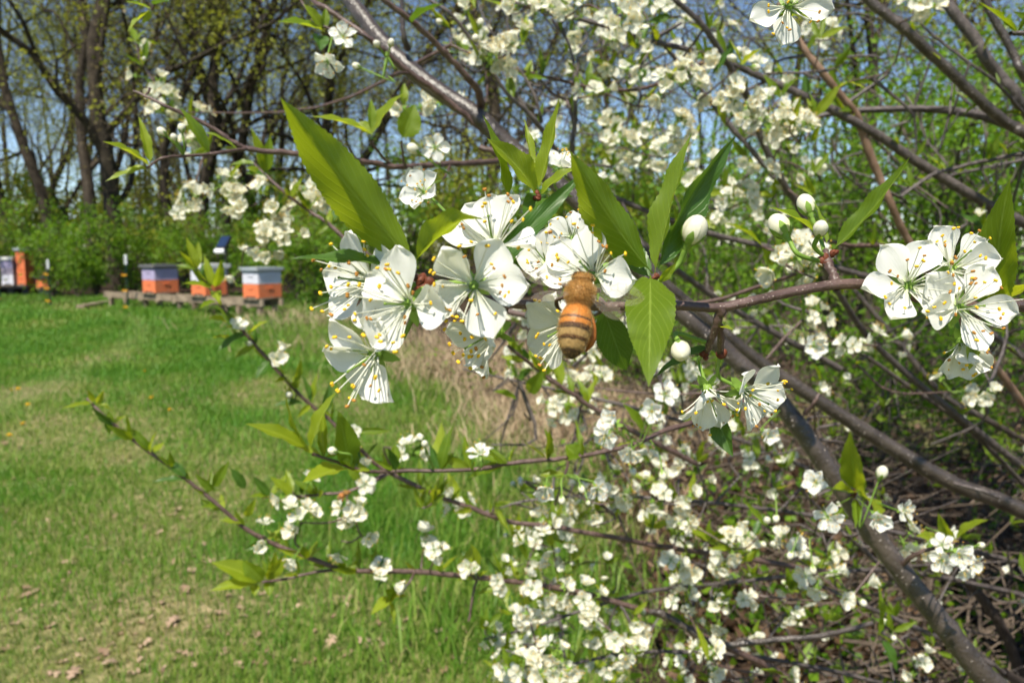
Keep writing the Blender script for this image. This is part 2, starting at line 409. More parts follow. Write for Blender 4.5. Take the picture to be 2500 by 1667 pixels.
LEAVES = [m.mesh('leaf', [M_LEAF, M_LEAFB, M_LEAFD][i % 3 if i % 3 < 2 or i == 5 else 0]) for i, m in enumerate(LEAF_MB)]

# ================================================================== the ground
def edge_x(y):
    """where the mown lawn ends and the undergrowth begins, for a distance y in front of the camera"""
    return np.interp(y, [0, 2.4, 3.4, 5.5, 8, 12, 15.2, 40], [.16, .20, .22, -.05, -1.05, -2.6, -3.9, -3.9])
m, nt, out = newmat('lawn_soil'); co = objco(nt)
big = noise(nt, .9, 4, co); small = noise(nt, 22, 5, co)
c1 = ramp(nt, small, [(.30, (.05, .07, .02)), (.5, (.11, .15, .03)), (.68, (.22, .22, .08))])
c2 = ramp(nt, small, [(.30, (.09, .08, .035)), (.5, (.20, .18, .08)), (.7, (.38, .30, .17))])
principled(nt, out, mix(nt, ramp(nt, big, [(.42, (0, 0, 0)), (.62, (1, 1, 1))]), c1, c2), .9, .15, bump(nt, small, .8, .03)); M_LAWN = m
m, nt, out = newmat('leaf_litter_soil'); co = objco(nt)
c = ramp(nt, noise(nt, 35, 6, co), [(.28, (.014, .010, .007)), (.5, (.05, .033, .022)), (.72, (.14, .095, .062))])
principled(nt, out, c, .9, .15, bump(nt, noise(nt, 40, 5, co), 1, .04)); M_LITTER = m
xs = np.concatenate([np.linspace(-500, -14, 10), np.linspace(-12, 12, 49), np.linspace(14, 500, 10)])
ys = np.concatenate([np.linspace(-60, -2, 6), np.linspace(0, 24, 49), np.linspace(28, 700, 12)])
X, Y = np.meshgrid(xs, ys, indexing='xy')
def gz(x, y): return .025 * np.sin(x * 1.3 + .7 * y) * np.exp(-((x / 14) ** 2)) * np.clip(y / 3, 0, 1) * np.clip((30 - y) / 8, 0, 1)
mb = MB(); mb.grid(np.stack([X, Y, gz(X, Y)], -1))
tag(obj('ground', mb.mesh('ground', M_LAWN)), kind='structure')
ys2 = np.linspace(0, 40, 120); jag = .07 * np.sin(ys2 * 5.1) + .05 * np.sin(ys2 * 11.7 + 1) + .15 * np.sin(ys2 * .9)
V = []
for y, j in zip(ys2, jag):
    e = edge_x(y) + j + .08
    row = e + np.array([0, .4, 1, 2, 4, 8, 30])
    V.append(np.stack([row, np.full(7, y), gz(row, np.full(7, y)) + .012], -1))
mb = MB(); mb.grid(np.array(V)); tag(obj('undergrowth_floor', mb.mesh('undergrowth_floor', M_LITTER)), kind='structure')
# shaded bare soil under the wood and round the hives
V = []
for x in np.linspace(-40, 12, 60):
    y0 = np.interp(x, [-40, -14, -8.6, -4.2, 12], [21, 19.2, 17.2, 14.7, 14]) + .25 * math.sin(x * 2.3)
    V.append([(x, y0 + k, float(gz(x, y0 + k)) + .018) for k in (0, 1, 3, 8, 30, 80)])
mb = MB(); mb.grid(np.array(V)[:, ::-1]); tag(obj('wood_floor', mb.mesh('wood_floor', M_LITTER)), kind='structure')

# ---- grass: blades
def m_grass(name, stops, tc):
    m, nt, out = newmat(name); c = ramp(nt, island(nt), stops)
    c = mix(nt, math_(nt, 'MULTIPLY', ramp(nt, noise(nt, 1.7, 4, objco(nt)), [(.5, (0, 0, 0)), (.62, (1, 1, 1))]), .55), c, mix(nt, .5, c, (.34, .31, .09)))
    p = principled(nt, out, c, .5, .3); thin(nt, out, p, mix(nt, .6, c, tc), .38); return m
M_GRASS = m_grass('grass_blade', [(0, (.085, .20, .022)), (.5, (.15, .285, .032)), (.82, (.23, .34, .05)), (.94, (.36, .35, .12)), (1, (.50, .40, .2))], (.25, .5, .03))
M_GRASSL = m_grass('lush_grass_blade', [(0, (.06, .175, .02)), (.6, (.105, .255, .025)), (1, (.18, .33, .035))], (.24, .5, .03))
M_GRASSP = m_grass('pale_track_grass', [(0, (.15, .28, .06)), (.6, (.23, .36, .09)), (1, (.36, .43, .14))], (.4, .5, .12))
M_GRASSD = m_grass('thin_dry_grass', [(0, (.12, .21, .03)), (.5, (.20, .28, .05)), (.78, (.34, .32, .11)), (1, (.5, .39, .2))], (.4, .42, .08))
m, nt, out = newmat('straw')
c = ramp(nt, island(nt), [(0, (.20, .14, .08)), (.5, (.42, .31, .19)), (1, (.60, .48, .32))])
p = principled(nt, out, c, .6, .3); thin(nt, out, p, c, .2); M_STRAW = m
def blades(mb, x, y, h, w, lean=.5, mat=0, az=None):
    n = len(x); z = gz(x, y)
    az = rng.uniform(0, 6.283, n) if az is None else az
    f = rng.uniform(0, 6.283, n); ln = rng.uniform(.15, 1, n) * lean * h
    wx, wy = np.cos(f) * w / 2, np.sin(f) * w / 2; dx, dy = np.cos(az) * ln, np.sin(az) * ln
    V = np.empty((n, 5, 3))
    V[:, 0] = np.stack([x - wx, y - wy, z], -1); V[:, 1] = np.stack([x + wx, y + wy, z], -1)
    V[:, 2] = np.stack([x + dx * .35 - wx * .8, y + dy * .35 - wy * .8, z + h * .6], -1); V[:, 3] = np.stack([x + dx * .35 + wx * .8, y + dy * .35 + wy * .8, z + h * .6], -1)
    V[:, 4] = np.stack([x + dx, y + dy, z + h * np.sqrt(np.clip(1 - (ln / h) ** 2 * .5, .2, 1))], -1)
    b = (np.arange(n) * 5)[:, None]
    base = mb.n
    mb.add(V.reshape(-1, 3), b + np.array([[0, 1, 3, 2]]), mat)
    mb.f.append((base + b + np.array([[2, 3, 4]]), mat, True))
mb = MB()
def lawn_pts(n, y0, y1, xl=-.72, power=1.0):
    y = y0 + (y1 - y0) * rng.random(n) ** power
    xmin, xmax = y * xl, edge_x(y) + .25
    return xmin + (xmax - xmin) * rng.random(n), y
lush = lambda x, y: .5 + .5 * np.sin(x * 1.5 + 1.3 * np.sin(y * 1.1) + .6 * np.sin(5.3 * x)) * np.sin(y * 1.35 + .9 * x + .5 * np.sin(4.1 * y))
TRACK = np.array([ground_at(*q)[:2] for q in ((-60, 1010), (60, 965), (180, 915), (270, 872), (330, 835), (345, 805), (320, 782), (250, 765), (100, 752))]); TRACK = smooth(np.c_[TRACK, np.zeros(len(TRACK))], 8)[:, :2]
for n, y0, y1, h, w in ((62000, 2.2, 4.6, .050, .0042), (56000, 4.4, 8.5, .058, .0065), (48000, 8, 13, .07, .011), (40000, 12.5, 21, .085, .017)):
    x, y = lawn_pts(n, y0, y1)
    l = np.clip(lush(x, y) + rng.normal(0, .10, n), 0, 1); keep = rng.random(n) < .45 + .55 * l; x, y, l = x[keep], y[keep], l[keep]
    far_ = np.interp(y, [3, 5.5, 9], [0, .15, .5]); l = np.clip(l + far_ * .6 - np.interp(y, [2.4, 4.2], [.07, 0]), 0, 1)
    trk = np.min(np.hypot(x[:, None] - TRACK[None, :, 0], (y[:, None] - TRACK[None, :, 1])), axis=1) if y0 > 4 else np.full(len(x), 9.)
    hh = h * (.45 + .8 * l) * rng.uniform(.6, 1.3, len(x)) * np.where((y > 12.5), np.interp(x, [-12, -8, -5], [1, 1.3, 1.2]), 1)
    mi = np.where(trk + rng.normal(0, .12, len(x)) < .20, 2, np.where(l > .62, 1, np.where(l < .13, 3, 0))); hh = np.where(mi == 2, hh * .55, hh)
    for k in range(4):
        q = mi == k; blades(mb, x[q], y[q], hh[q], w * rng.uniform(.7, 1.3, q.sum()), .8, k)
# taller rank grass along the edge of the lawn
for n, y0, y1, h, w in ((4500, 2.3, 4.8, .17, .006), (1500, 5, 8.5, .16, .008), (3500, 8.5, 12, .20, .010), (4500, 11, 16, .2, .014)):
    y = rng.uniform(y0, y1, n); x = edge_x(y) + rng.normal(-.12, .22, n) * (1 + y * .09)
    blades(mb, x, y, h * rng.uniform(.4, 1.25, n), w * rng.uniform(.7, 1.3, n), .9)
tag(obj('lawn_grass', mb.mesh('lawn_grass', [M_GRASS, M_GRASSL, M_GRASSP, M_GRASSD])), 'short green spring grass of the mown lawn', 'grass', kind='stuff')
# dry straw at the edge
mb = MB()
for cx, cy, r, n, h in ((.16, 5.6, .26, 1300, .2), (.34, 6.3, .36, 1900, .22), (.15, 7.1, .4, 1700, .24), (-.45, 8.7, .45, 1100, .26), (-.35, 8.2, .55, 1700, .3), (-1.5, 10.2, .6, 900, .3), (.45, 5.0, .35, 900, .22), (.4, 3.7, .25, 400, .2), (-2.9, 13.0, .8, 800, .4), (1.0, 5.8, .5, 900, .3)):
    x, y = cx + rng.normal(0, r, n), cy + rng.normal(0, r, n)
    blades(mb, x, y, h * rng.uniform(.3, 1.2, n), .0035 * (1 + cy * .14) * rng.uniform(.6, 1.4, n), 1.7, az=rng.normal(2.6, 1.6, n))
tag(obj('dry_grass', mb.mesh('dry_grass', M_STRAW)), 'bleached dry straw heaped along the lawn edge', 'dry grass', kind='stuff')

# ---- fallen oak leaves on the lawn
M_DEAD = m_leaf('dead_leaf', (.26, .165, .10), (.52, .37, .26), (.4, .25, .12), .2, .6, 'object', False)
def oak_leaf(seed):
    r = np.random.default_rng(seed); mb = MB(); n = 15
    t = np.linspace(0, 1, n); lob = .5 + .5 * np.cos(t * 6.283 * 3.5 + 3.0)
    w = (.10 + .26 * lob) * np.sin(np.pi * np.clip(t, .03, .98)) ** .6; w[:2] = .02
    s = np.array((-1, -.5, 0, .5, 1)); y = t[:, None] - .5 + .08 * np.abs(s)[None]
    x = s[None] * w[:, None]; z = .10 + .12 * np.sin(3 * t + r.uniform(0, 6))[:, None] + r.uniform(.1, .5) * np.abs(x) + .07 * np.sin(9 * x + 4 * t[:, None])
    mb.grid(np.stack(np.broadcast_arrays(x, y, z), -1)); return mb.mesh('fallen_leaf', M_DEAD)
OAK = [oak_leaf(i) for i in range(5)]
spots = []
while len(spots) < 290:
    py = 880 + 780 * random.random() ** .75; px = random.uniform(-20, 1330)
    g = ground_at(px, py)
    if g[0] > edge_x(g[1]) + .05: continue
    if py < 1150 and random.random() < .55: continue
    spots.append(g)
for i, g in enumerate(spots):
    sc = random.choice((.025, .03, .04, .05, .062)) * random.uniform(.85, 1.1)
    M = at((rot('z', random.uniform(0, 6.3)) @ rot('x', random.uniform(-.3, .3)) @ np.diag((sc, sc, sc, 1))), (g[0], g[1], float(gz(g[0], g[1])) + .004))
    tag(obj('fallen_leaf', OAK[i % 5], M=M), 'dry curled tan oak leaf lying in the lawn grass', 'leaf', 'fallen oak leaves scattered over the lawn')

# ---- dandelions
M_DAND = m_flat('dandelion_yellow', (.80, .48, .01), .6, .3, .2, 300)
def dandelion():
    hb = MB()
    for ring, (n, r, z) in enumerate(((16, .019, .000), (13, .014, .004), (9, .009, .007))):
        for k in range(n):
            a = 6.283 * k / n + ring * .2; d = np.array((math.cos(a), math.sin(a), 0)); s_ = np.array((-d[1], d[0], 0)) * .0032
            hb.add([d * .002 - s_ * .5 + (0, 0, z - .002), d * .002 + s_ * .5 + (0, 0, z - .002), d * r + s_ + (0, 0, z + .003), d * r - s_ + (0, 0, z + .003)], [(0, 1, 2, 3)])
    sb = MB(); sb.tube([(0, 0, 0), (.004, 0, .05), (.002, .003, .09)], .0022, 6); sb.tube([(.002, .003, .083), (.002, .003, .09)], (.003, .007), 8)
    return hb.mesh('flower_head', M_DAND), sb.mesh('stem', M_CALYX)
DH, DS = dandelion()
for (px, py, lab) in ((31, 968, 'bright dandelion farthest back at the left edge of the lawn'), (45, 965, 'dandelion just right of the one at the left edge of the lawn'),
                      (370, 988, 'lone dandelion below another one in the middle of the mown lawn'), (355, 918, 'small dandelion alone in the greener grass in front of the hives'),
                      (57, 1056, 'dandelion in a loose row by the left edge, rightmost of the row'), (26, 1086, 'dandelion nearest the camera at the left edge of the lawn'),
                      (70, 1006, 'dandelion standing between the pair and the row at the left edge'), (415, 1020, 'tiny faint dandelion in grass right of the two lone dandelions')):
    g = ground_at(px, py + 10); t = thing('dandelion', lab, 'flower', g, random.uniform(0, 6), 'dandelions in the lawn')
    obj('stem', DS, t); obj('flower_head', DH, t, at(np.eye(4), (.002, .003, .092)) @ rot('x', .25) @ np.diag((.9, .9, .9, 1)))

# ================================================================== beehives, stands, posts
def M_paint(name, c, wear=(.32, .25, .18), rough=.55):
    m, nt, out = newmat(name); co = objco(nt)
    f = ramp(nt, noise(nt, 9, 6, co), [(.60, (0, 0, 0)), (.72, (1, 1, 1))])
    mp = nd(nt, 'ShaderNodeMapping'); mp.inputs['Scale'].default_value = (3, 3, 40); nt.links.new(co, mp.inputs[0])
    g = noise(nt, 3, 4, mp.outputs[0])
    c1 = mix(nt, math_(nt, 'MULTIPLY', g, .45), c, tuple(x * .62 for x in c))
    principled(nt, out, mix(nt, math_(nt, 'MULTIPLY', f, .5), c1, wear), rough, .3, bump(nt, g, .3, .01)); return m
M_ORANGE = M_paint('orange_hive_paint', (.78, .21, .085)); M_LAV = M_paint('lavender_hive_paint', (.42, .37, .56)); M_PALE = M_paint('pale_lavender_paint', (.66, .66, .74))
M_LIDG = M_paint('grey_lid', (.15, .15, .16)); M_LIDW = M_paint('white_lid', (.72, .72, .70)); M_LIDB = M_paint('zinc_lid', (.38, .42, .46), rough=.35)
M_WOOD = m_bark('weathered_timber', (.15, .115, .08), (.36, .29, .21), (0, 0, 0), 7, .8, .2, False, .6, .01)
M_BLACK = m_flat('black_plastic', (.012, .012, .014), .5, .4); M_CONC = m_flat('concrete_block', (.3, .29, .28), .9, .2, .2, 20)
M_POST = m_flat('green_steel_post', (.018, .06, .035), .5, .5); M_WHITE = m_flat('white_plastic', (.78, .79, .8), .4, .4, .05); M_INS = m_flat('yellow_insulator', (.75, .36, .015), .45, .4, .1)
M_SOLAR = m_flat('solar_cells', (.015, .03, .075), .15, .6, .3, 60)
STAND_A, STAND_B = ground_at(282, 752), ground_at(668, 780)
sdir = nrm((STAND_B - STAND_A)[:2]); SR = np.eye(3); SR[:2, 0] = sdir; SR[:2, 1] = (-sdir[1], sdir[0]); yaw = math.atan2(sdir[1], sdir[0])
def lerp2(t, side=0, z=0): 
    p = STAND_A + (STAND_B - STAND_A) * t; return np.array((p[0] + SR[0, 1] * side, p[1] + SR[1, 1] * side, z))
SL = np.linalg.norm((STAND_B - STAND_A)[:2]); TOP = .36
st = thing('hive_stand', 'long low weathered timber stand carrying three beehives', 'stand', STAND_A, 0)
iv = inv_of(st)
for side in (-.22, .22):
    for (a, b) in ((0, .5), (.503, 1)):
        mb = MB(); mb.box(lerp2((a + b) / 2, side, TOP - .055 - .01 * (side > 0)), (SL * (b - a), .045, .115), SR); obj('rail', mb.mesh('rail', M_WOOD), st, inv=iv)
for t_ in (.03, .27, .5, .77, .97):
    for side in (-.16, .16):
        mb = MB(); mb.box(lerp2(t_, side, (TOP - .13) / 2), (.085, .085, TOP - .13), SR, taper=.92); obj('leg', mb.mesh('leg', M_WOOD), st, inv=iv)
for k in range(9):
    mb = MB(); mb.box(lerp2(.05 + .11 * k, 0, TOP - .1325), (.09, .54, .03), SR); obj('crosspiece', mb.mesh('crosspiece', M_WOOD), st, inv=iv)
def hive(name, label, loc, rz, boxes, lidmat, w=.41, l=.51, lid_h=.07, group='beehives painted lavender and orange'):
    """boxes: (height, material) from the bottom; the front face looks along local -Y"""
    t = thing(name, label, 'beehive', loc, rz, group); z = 0.0
    mb = MB(); mb.box((0, -.015, .012), (w, l + .06, .024)); obj('bottom_board', mb.mesh('bottom_board', M_WOOD), t); z = .024
    for k, (h, mt) in enumerate(boxes):
        mb = MB(); mb.box((0, 0, z + h / 2), (w, l, h - .006))
        b = obj('hive_box', mb.mesh('hive_box', mt), t)
        for c_, sz in (((0, -l / 2 - .006), (.13, .014, .022)), ((w / 2 + .006, 0), (.014, .13, .022))):
            hb = MB(); hb.box((*c_, z + h * .68), sz); obj('hand_grip', hb.mesh('hand_grip', mt), b)
        if k == 0:
            eb = MB(); eb.box((0, -l / 2 - .0035, z + .016), (w * .62, .007, .018)); obj('entrance_slot', eb.mesh('entrance_slot', M_BLACK), b)
        z += h
    mb = MB(); mb.box((0, 0, z + .018), (w + .02, l + .02, .024)); mb.box((0, 0, z + .03 + lid_h / 2), (w + .075, l + .085, lid_h)); obj('lid', mb.mesh('lid', lidmat), t)
    return t
hp = [lerp2(t_, 0, TOP + .003) for t_ in (.33, .645, .945)]
hive('beehive', 'lavender over orange beehive with dark grey lid, leftmost on the timber stand', hp[0], yaw, [(.245, M_ORANGE), (.22, M_LAV)], M_LIDG, lid_h=.05)
hive('beehive', 'white-lidded beehive in the middle of the timber stand', hp[1], yaw, [(.245, M_ORANGE), (.23, M_PALE)], M_LIDW)
hive('beehive', 'pale lavender over orange beehive at the right end of the timber stand', hp[2], yaw, [(.245, M_ORANGE), (.21, M_PALE)], M_LIDB, lid_h=.05)
# the group at the far left
gL = ground_at(45, 722); zL = .27
gl = lambda px: np.array((P(px, 700, gL[1])[0], gL[1], 0))
st2 = thing('hive_stand', 'dark low block stand under the hives at the left edge', 'stand', gl(38), 0); iv2 = inv_of(st2)
mb = MB(); mb.box(gl(38) + (0, 0, zL - .03), (1.0, .6, .05)); obj('top_board', mb.mesh('top_board', M_BLACK), st2, inv=iv2)
for dx in (-.38, 0, .38):
    mb = MB(); mb.box(gl(38) + (dx, 0, (zL - .06) / 2), (.16, .4, zL - .06)); obj('leg', mb.mesh('leg', M_BLACK), st2, inv=iv2)
hive('beehive', 'narrow lavender beehive with white lid beside the tall orange one', gl(34) + (0, -.02, zL), 0, [(.26, M_PALE), (.17, M_paint('dull_lavender_paint', (.38, .33, .42))), (.19, M_LAV)], M_LIDW, w=.30, l=.42, lid_h=.07)
hive('beehive', 'tall all-orange beehive with grey lid at the left edge', gl(58) + (.06, .05, zL), 0, [(.25, M_ORANGE), (.22, M_ORANGE), (.22, M_ORANGE), (.17, M_ORANGE)], M_LIDB, w=.21, l=.40, lid_h=.08)
hive('beehive', 'low orange hive box half hidden in leaves right of the tall orange hive', gl(94) + (.1, .35, .17), 0, [(.24, M_ORANGE)], M_LIDG, w=.41, l=.5, lid_h=.04)
b0 = gl(94) + (.1, .35, 0); mb = MB(); mb.box(b0 + (0, 0, .085), (.36, .42, .165), taper=.94)
tag(obj('hive_block', mb.mesh('hive_block', M_CONC)), 'grey block holding up the low orange hive', 'block')
def fence_post(px, ybase, ytop, label, ins, white=.17):
    g = ground_at(px, ybase); d = proj(g)[2]; top = P(px, ytop, d)[2]
    t = thing('fence_post', label, 'post', (g[0], g[1], 0), 0, 'steel fence posts with yellow insulators'); iv = inv_of(t)
    mb = MB(); mb.box((g[0], g[1], top / 2), (.036, .007, top)); mb.box((g[0], g[1] - .018, top / 2), (.007, .029, top)); obj('stake', mb.mesh('stake', M_POST), t, inv=iv)
    mb = MB(); mb.tube([(g[0], g[1], top - white), (g[0], g[1], top - .02), (g[0], g[1], top + .012)], (.029, .027, .020), 10); obj('cap', mb.mesh('cap', M_WHITE), t, inv=iv)
    for py in ins:
        z = P(px, py, d)[2]; mb = MB(); mb.box((g[0] - .012, g[1] - .03, z), (.06, .045, .024)); mb.tube([(g[0] - .04, g[1] - .045, z), (g[0] - .065, g[1] - .06, z)], (.014, .02), 8); obj('insulator', mb.mesh('insulator', M_INS), t, inv=iv)
fence_post(314, 762, 624, 'green steel fence post with white cap in front of the timber stand', (671, 709, 749))
fence_post(124, 752, 636, 'dark fence post with grey-white cap between the left hives and the stand', (669, 704, 734))
fence_post(2, 742, 634, 'fence post cut by the left edge of the picture', (673, 702, 728))
# solar fence charger on its own post
g = ground_at(557, 768); d = proj(g)[2]
t = thing('solar_charger', 'solar fence charger on a thin post above the white-lidded hive', 'charger', (g[0], g[1], 0)); iv = inv_of(t)
mb = MB(); ztop = P(557, 600, d)[2]; mb.tube([(g[0], g[1], 0), (g[0], g[1], ztop)], .016, 8); obj('pole', mb.mesh('pole', M_BLACK), t, inv=iv)
pc = P(546, 594, d); R3 = (rot('z', math.radians(-22)) @ rot('x', math.radians(52)))[:3, :3]
mb = MB(); mb.box(pc, (.23, .32, .05), R3); obj('housing', mb.mesh('housing', M_BLACK), t, inv=iv)
mb = MB(); mb.box(pc + R3 @ np.array((0, .02, .028)), (.20, .25, .008), R3); obj('solar_panel', mb.mesh('solar_panel', M_SOLAR), t, inv=iv)
mb = MB(); mb.box(pc + R3 @ np.array((0, -.185, .0)), (.22, .06, .06), R3); obj('reflection_panel', mb.mesh('reflection_panel', M_WHITE), t, inv=iv)  # white lower housing; the bright reflection there is put into its white
z = P(549, 683, d)[2]; mb = MB(); mb.box((g[0] - .03, g[1] - .03, z), (.10, .05, .035)); obj('insulator', mb.mesh('insulator', M_INS), t, inv=iv)
a, b = ground_at(196, 757), ground_at(268, 744); mb = MB(); dv = nrm(b - a); Rp = np.eye(3); Rp[:2, 0] = dv[:2]; Rp[:2, 1] = (-dv[1], dv[0])
mb.box((a + b) / 2 + (0, 0, .07), (np.linalg.norm(b - a), .16, .06), Rp); tag(obj('timber_plank', mb.mesh('timber_plank', M_WOOD)), 'weathered plank lying in grass left of the timber stand', 'plank')

# ================================================================== the wood behind
def M_crown(name, stops, tcol, tf=.4): 
    m, nt, out = newmat(name); c = ramp(nt, island(nt), stops); p = principled(nt, out, c, .5, .3); thin(nt, out, p, tcol, tf); return m
M_OLIVE = M_crown('olive_spring_leaves', [(0, (.12, .15, .014)), (.6, (.22, .25, .022)), (1, (.33, .33, .05))], (.52, .55, .05))
M_GREENL = M_crown('fresh_green_leaves', [(0, (.07, .155, .012)), (.6, (.13, .25, .018)), (1, (.20, .33, .025))], (.30, .52, .02))
M_RUST = M_crown('brown_catkins', [(0, (.10, .075, .04)), (1, (.22, .17, .09))], (.25, .2, .08), .25)
M_TRUNK = m_bark('tree_bark', (.026, .020, .015), (.078, .062, .046), (0, 0, 0), 5, .9, .2, False, .8, .03)
M_STEM = m_bark('shrub_bark', (.05, .04, .03), (.16, .13, .10), (0, 0, 0), 20, .8, .2, False, .6, .01)
def leaf_cloud(mb, pts, size, mat=0, flat=.0):
    n = len(pts); a = nrm(rng.normal(size=(n, 3))); b = rng.normal(size=(n, 3)); b[:, 2] *= (1 - flat); a[:, 2] *= (1 - flat * .6); a = nrm(a)
    s = nrm(np.cross(a, b)); nn = np.cross(s, a); L = (size * rng.uniform(.55, 1.35, n))[:, None]; w = L * .30
    V = np.stack([pts, pts + a * L * .5 + s * w + nn * L * .08, pts + a * L, pts + a * L * .5 - s * w + nn * L * .08], 1)
    i = (np.arange(n) * 4)[:, None]
    base = mb.n; mb.add(V.reshape(-1, 3), i + np.array([[0, 1, 2]]), mat); mb.f.append((base + i + np.array([[0, 2, 3]]), mat, True))
def grow(seed, H, r0, lean, nlimb, first=.22, wander=.17, spread=.9, sides=(9, 6, 4, 3, 3)):
    r = np.random.default_rng(seed); mb = MB(); ends = []
    def br(p, d, L, rad, lv):
        n = (9, 6, 4, 3, 2)[lv]; pts = [p]; dd = d.copy()
        for k in range(n):
            dd = nrm(dd + r.normal(0, wander * (1 + .4 * lv), 3) + np.array((0, 0, .05 if lv else .02))); pts.append(pts[-1] + dd * L / n)
        pts = np.array(pts); rr = rad * np.linspace(1, .35 if lv else .3, n + 1) 
        if lv == 0: rr[0] *= 1.35
        mb.tube(pts, rr, sides[lv], 0, cap=False)
        if lv >= 3: ends.append(pts[-1]); ends.append(pts[len(pts) // 2])
        if lv == 4: return
        nc = (nlimb, 6, 5, 6)[lv]
        for k in range(nc):
            t = (first + (1 - first) * (k + r.random()) / nc) if lv == 0 else r.uniform(.25, 1)
            i = min(int(t * n), n - 1); q = pts[i] + (pts[i + 1] - pts[i]) * (t * n - i); base = nrm(pts[i + 1] - pts[i])
            side = nrm(np.cross(base, r.normal(size=3))); ang = r.uniform(.5, 1.1) * spread
            cd = nrm(base * math.cos(ang) + side * math.sin(ang))
            br(q, cd, L * (r.uniform(.42, .62) if lv == 0 else r.uniform(.42, .7)) * (1 - .35 * t if lv == 0 else 1), rr[i] * r.uniform(.38, .6), lv + 1)
    br(np.zeros(3), nrm(np.array((lean[0], lean[1], 1.0))), H, r0, 0)
    return mb, np.array(ends)
TREES = []
for k, (H, r0, lean, nl, first, nleaf, lm, ls) in enumerate((
        (15, .25, (-.10, 0), 12, .14, 17000, M_OLIVE, .10), (14, .19, (.07, .05), 10, .22, 13000, M_OLIVE, .10), (13, .17, (0, 0), 10, .2, 12000, M_RUST, .075),
        (12, .15, (.06, 0), 9, .25, 9000, M_OLIVE, .095), (13, .17, (-.06, .03), 8, .3, 9000, M_RUST, .07), (10, .10, (.03, 0), 9, .22, 8000, M_OLIVE, .095), (12, .13, (.1, -.03), 9, .25, 8000, M_OLIVE, .095))):
    tb, ends = grow(900 + k, H, r0, lean, nl, first)
    cb = MB(); pick = ends[rng.integers(0, len(ends), nleaf)] + rng.normal(0, .16, (nleaf, 3)); leaf_cloud(cb, pick[pick[:, 2] < 11], ls)
    TREES.append((tb.mesh('trunk', M_TRUNK), cb.mesh('crown', lm)))
def tree(kind, px, d, label, rz=None, sc=1.0, group=None):
    x = (px - 1250) / FPX * d
    t = thing('wood_tree', label, 'tree', (x, d, -.05), random.uniform(0, 6.28) if rz is None else rz, group); t.scale = (sc, sc, sc)
    obj('trunk', TREES[kind][0], t); obj('crown', TREES[kind][1], t)
named = [(0, 305, 22.5, 'stout dark-trunked tree behind the fence posts, thickest trunk on the left', 0.4, 1.0),
         (1, 225, 23.5, 'dark tree trunk close beside the stoutest trunk on the left', 2.0, 1.0),
         (2, 548, 24.0, 'tall tree with brown twiggy crown rising behind the white-lidded hive', 1.0, 1.05),
         (1, 20, 25.0, 'tree with olive leaves cut by the left edge of the picture', 4.0, 1.0),
         (3, 420, 25.5, 'slim dark tree between the stout trunk and the brown-crowned tree', 5.2, 1.1),
         (4, 660, 27, 'slim brown-twigged tree behind the rightmost hive', 0.2, 1.1),
         (0, 1180, 24, 'broad tree showing faintly behind the thick plum stem', 3.1, .9),
         (2, 860, 26, 'twiggy tree right above the large near plum leaf', 2.2, 1.0),
         (1, 120, 25.5, 'forked tree with olive leaves standing between the left edge and the stoutest trunk', 3.3, 1.0), (0, 470, 24.5, 'dark many-limbed tree behind the leftmost stand hive', 1.7, .95), (1, 780, 25, 'dark tree half hidden by the large near plum leaf', 5.5, 1.0),
         (3, 2060, 17, 'slim dark tree in front of blue sky at upper right', .5, 1.0)]
for a_ in named: tree(a_[0], a_[1], a_[2], a_[3], a_[4], a_[5], 'trees of the wood')
far = [(-90, 28), (90, 31), (150, 27), (330, 29), (480, 33), (620, 38), (705, 30), (790, 37), (930, 33), (1090, 30), (1290, 31), (1450, 36), (1570, 29), (1700, 33), (1830, 27), (1960, 24), (2130, 22), (2300, 26), (2470, 21), (375, 42), (250, 36), (60, 40), (560, 36), (860, 44), (1010, 38), (-20, 33), (680, 45)]
for i, (px, d) in enumerate(far):
    tree((3, 4, 5, 6, 2, 3, 6)[i % 7], px, d, 'slender tree among many deep in the background wood', None, random.uniform(.8, 1.15), 'slender far trees of the wood')
# undergrowth shrubs
def shrub(seed, H, Wd, nstem, nleaf, ls, lm):
    r = np.random.default_rng(seed); mb = MB(); pts = []
    for k in range(nstem):
        a = r.uniform(0, 6.28); o = r.uniform(.2, 1) * Wd / 2; h = H * r.uniform(.55, 1)
        q = np.array([(0, 0, 0), (math.cos(a) * o * .3, math.sin(a) * o * .3, h * .5), (math.cos(a) * o * .75, math.sin(a) * o * .75, h * .85), (math.cos(a) * o * 1.1, math.sin(a) * o * 1.1, h * r.uniform(.8, 1))])
        q[1:] += r.normal(0, .05 * H, (3, 3)); q = smooth(q, 3); mb.tube(q, np.linspace(.016, .004, len(q)) * H / 2, 4, 0, False)
        for j in range(9):
            i = r.integers(2, len(q)); s_ = q[i]; e = s_ + nrm(r.normal(size=3) + (0, 0, .3)) * H * r.uniform(.1, .28); mid = (s_ + e) / 2 + r.normal(0, .03, 3)
            mb.tube(np.array([s_, mid, e]), (.005 * H / 2, .003 * H / 2, .0015), 3, 0, False)
            for t in (.3, .5, .7, .85, 1): pts.append(s_ + (e - s_) * t)
    pts = np.array(pts); cb = MB(); pk = pts[rng.integers(0, len(pts), nleaf)] + rng.normal(0, .05 * H, (nleaf, 3)); pk = pk[pk[:, 2] > .05]
    leaf_cloud(cb, pk, ls, 0, .3)
    return mb.mesh('stems', M_STEM), cb.mesh('crown', lm)
SHR = [shrub(40, 2.4, 2.6, 10, 3600, .085, M_GREENL), shrub(41, 2.0, 2.2, 9, 3000, .08, M_GREENL), shrub(42, 2.7, 2.4, 10, 3200, .08, M_OLIVE)]
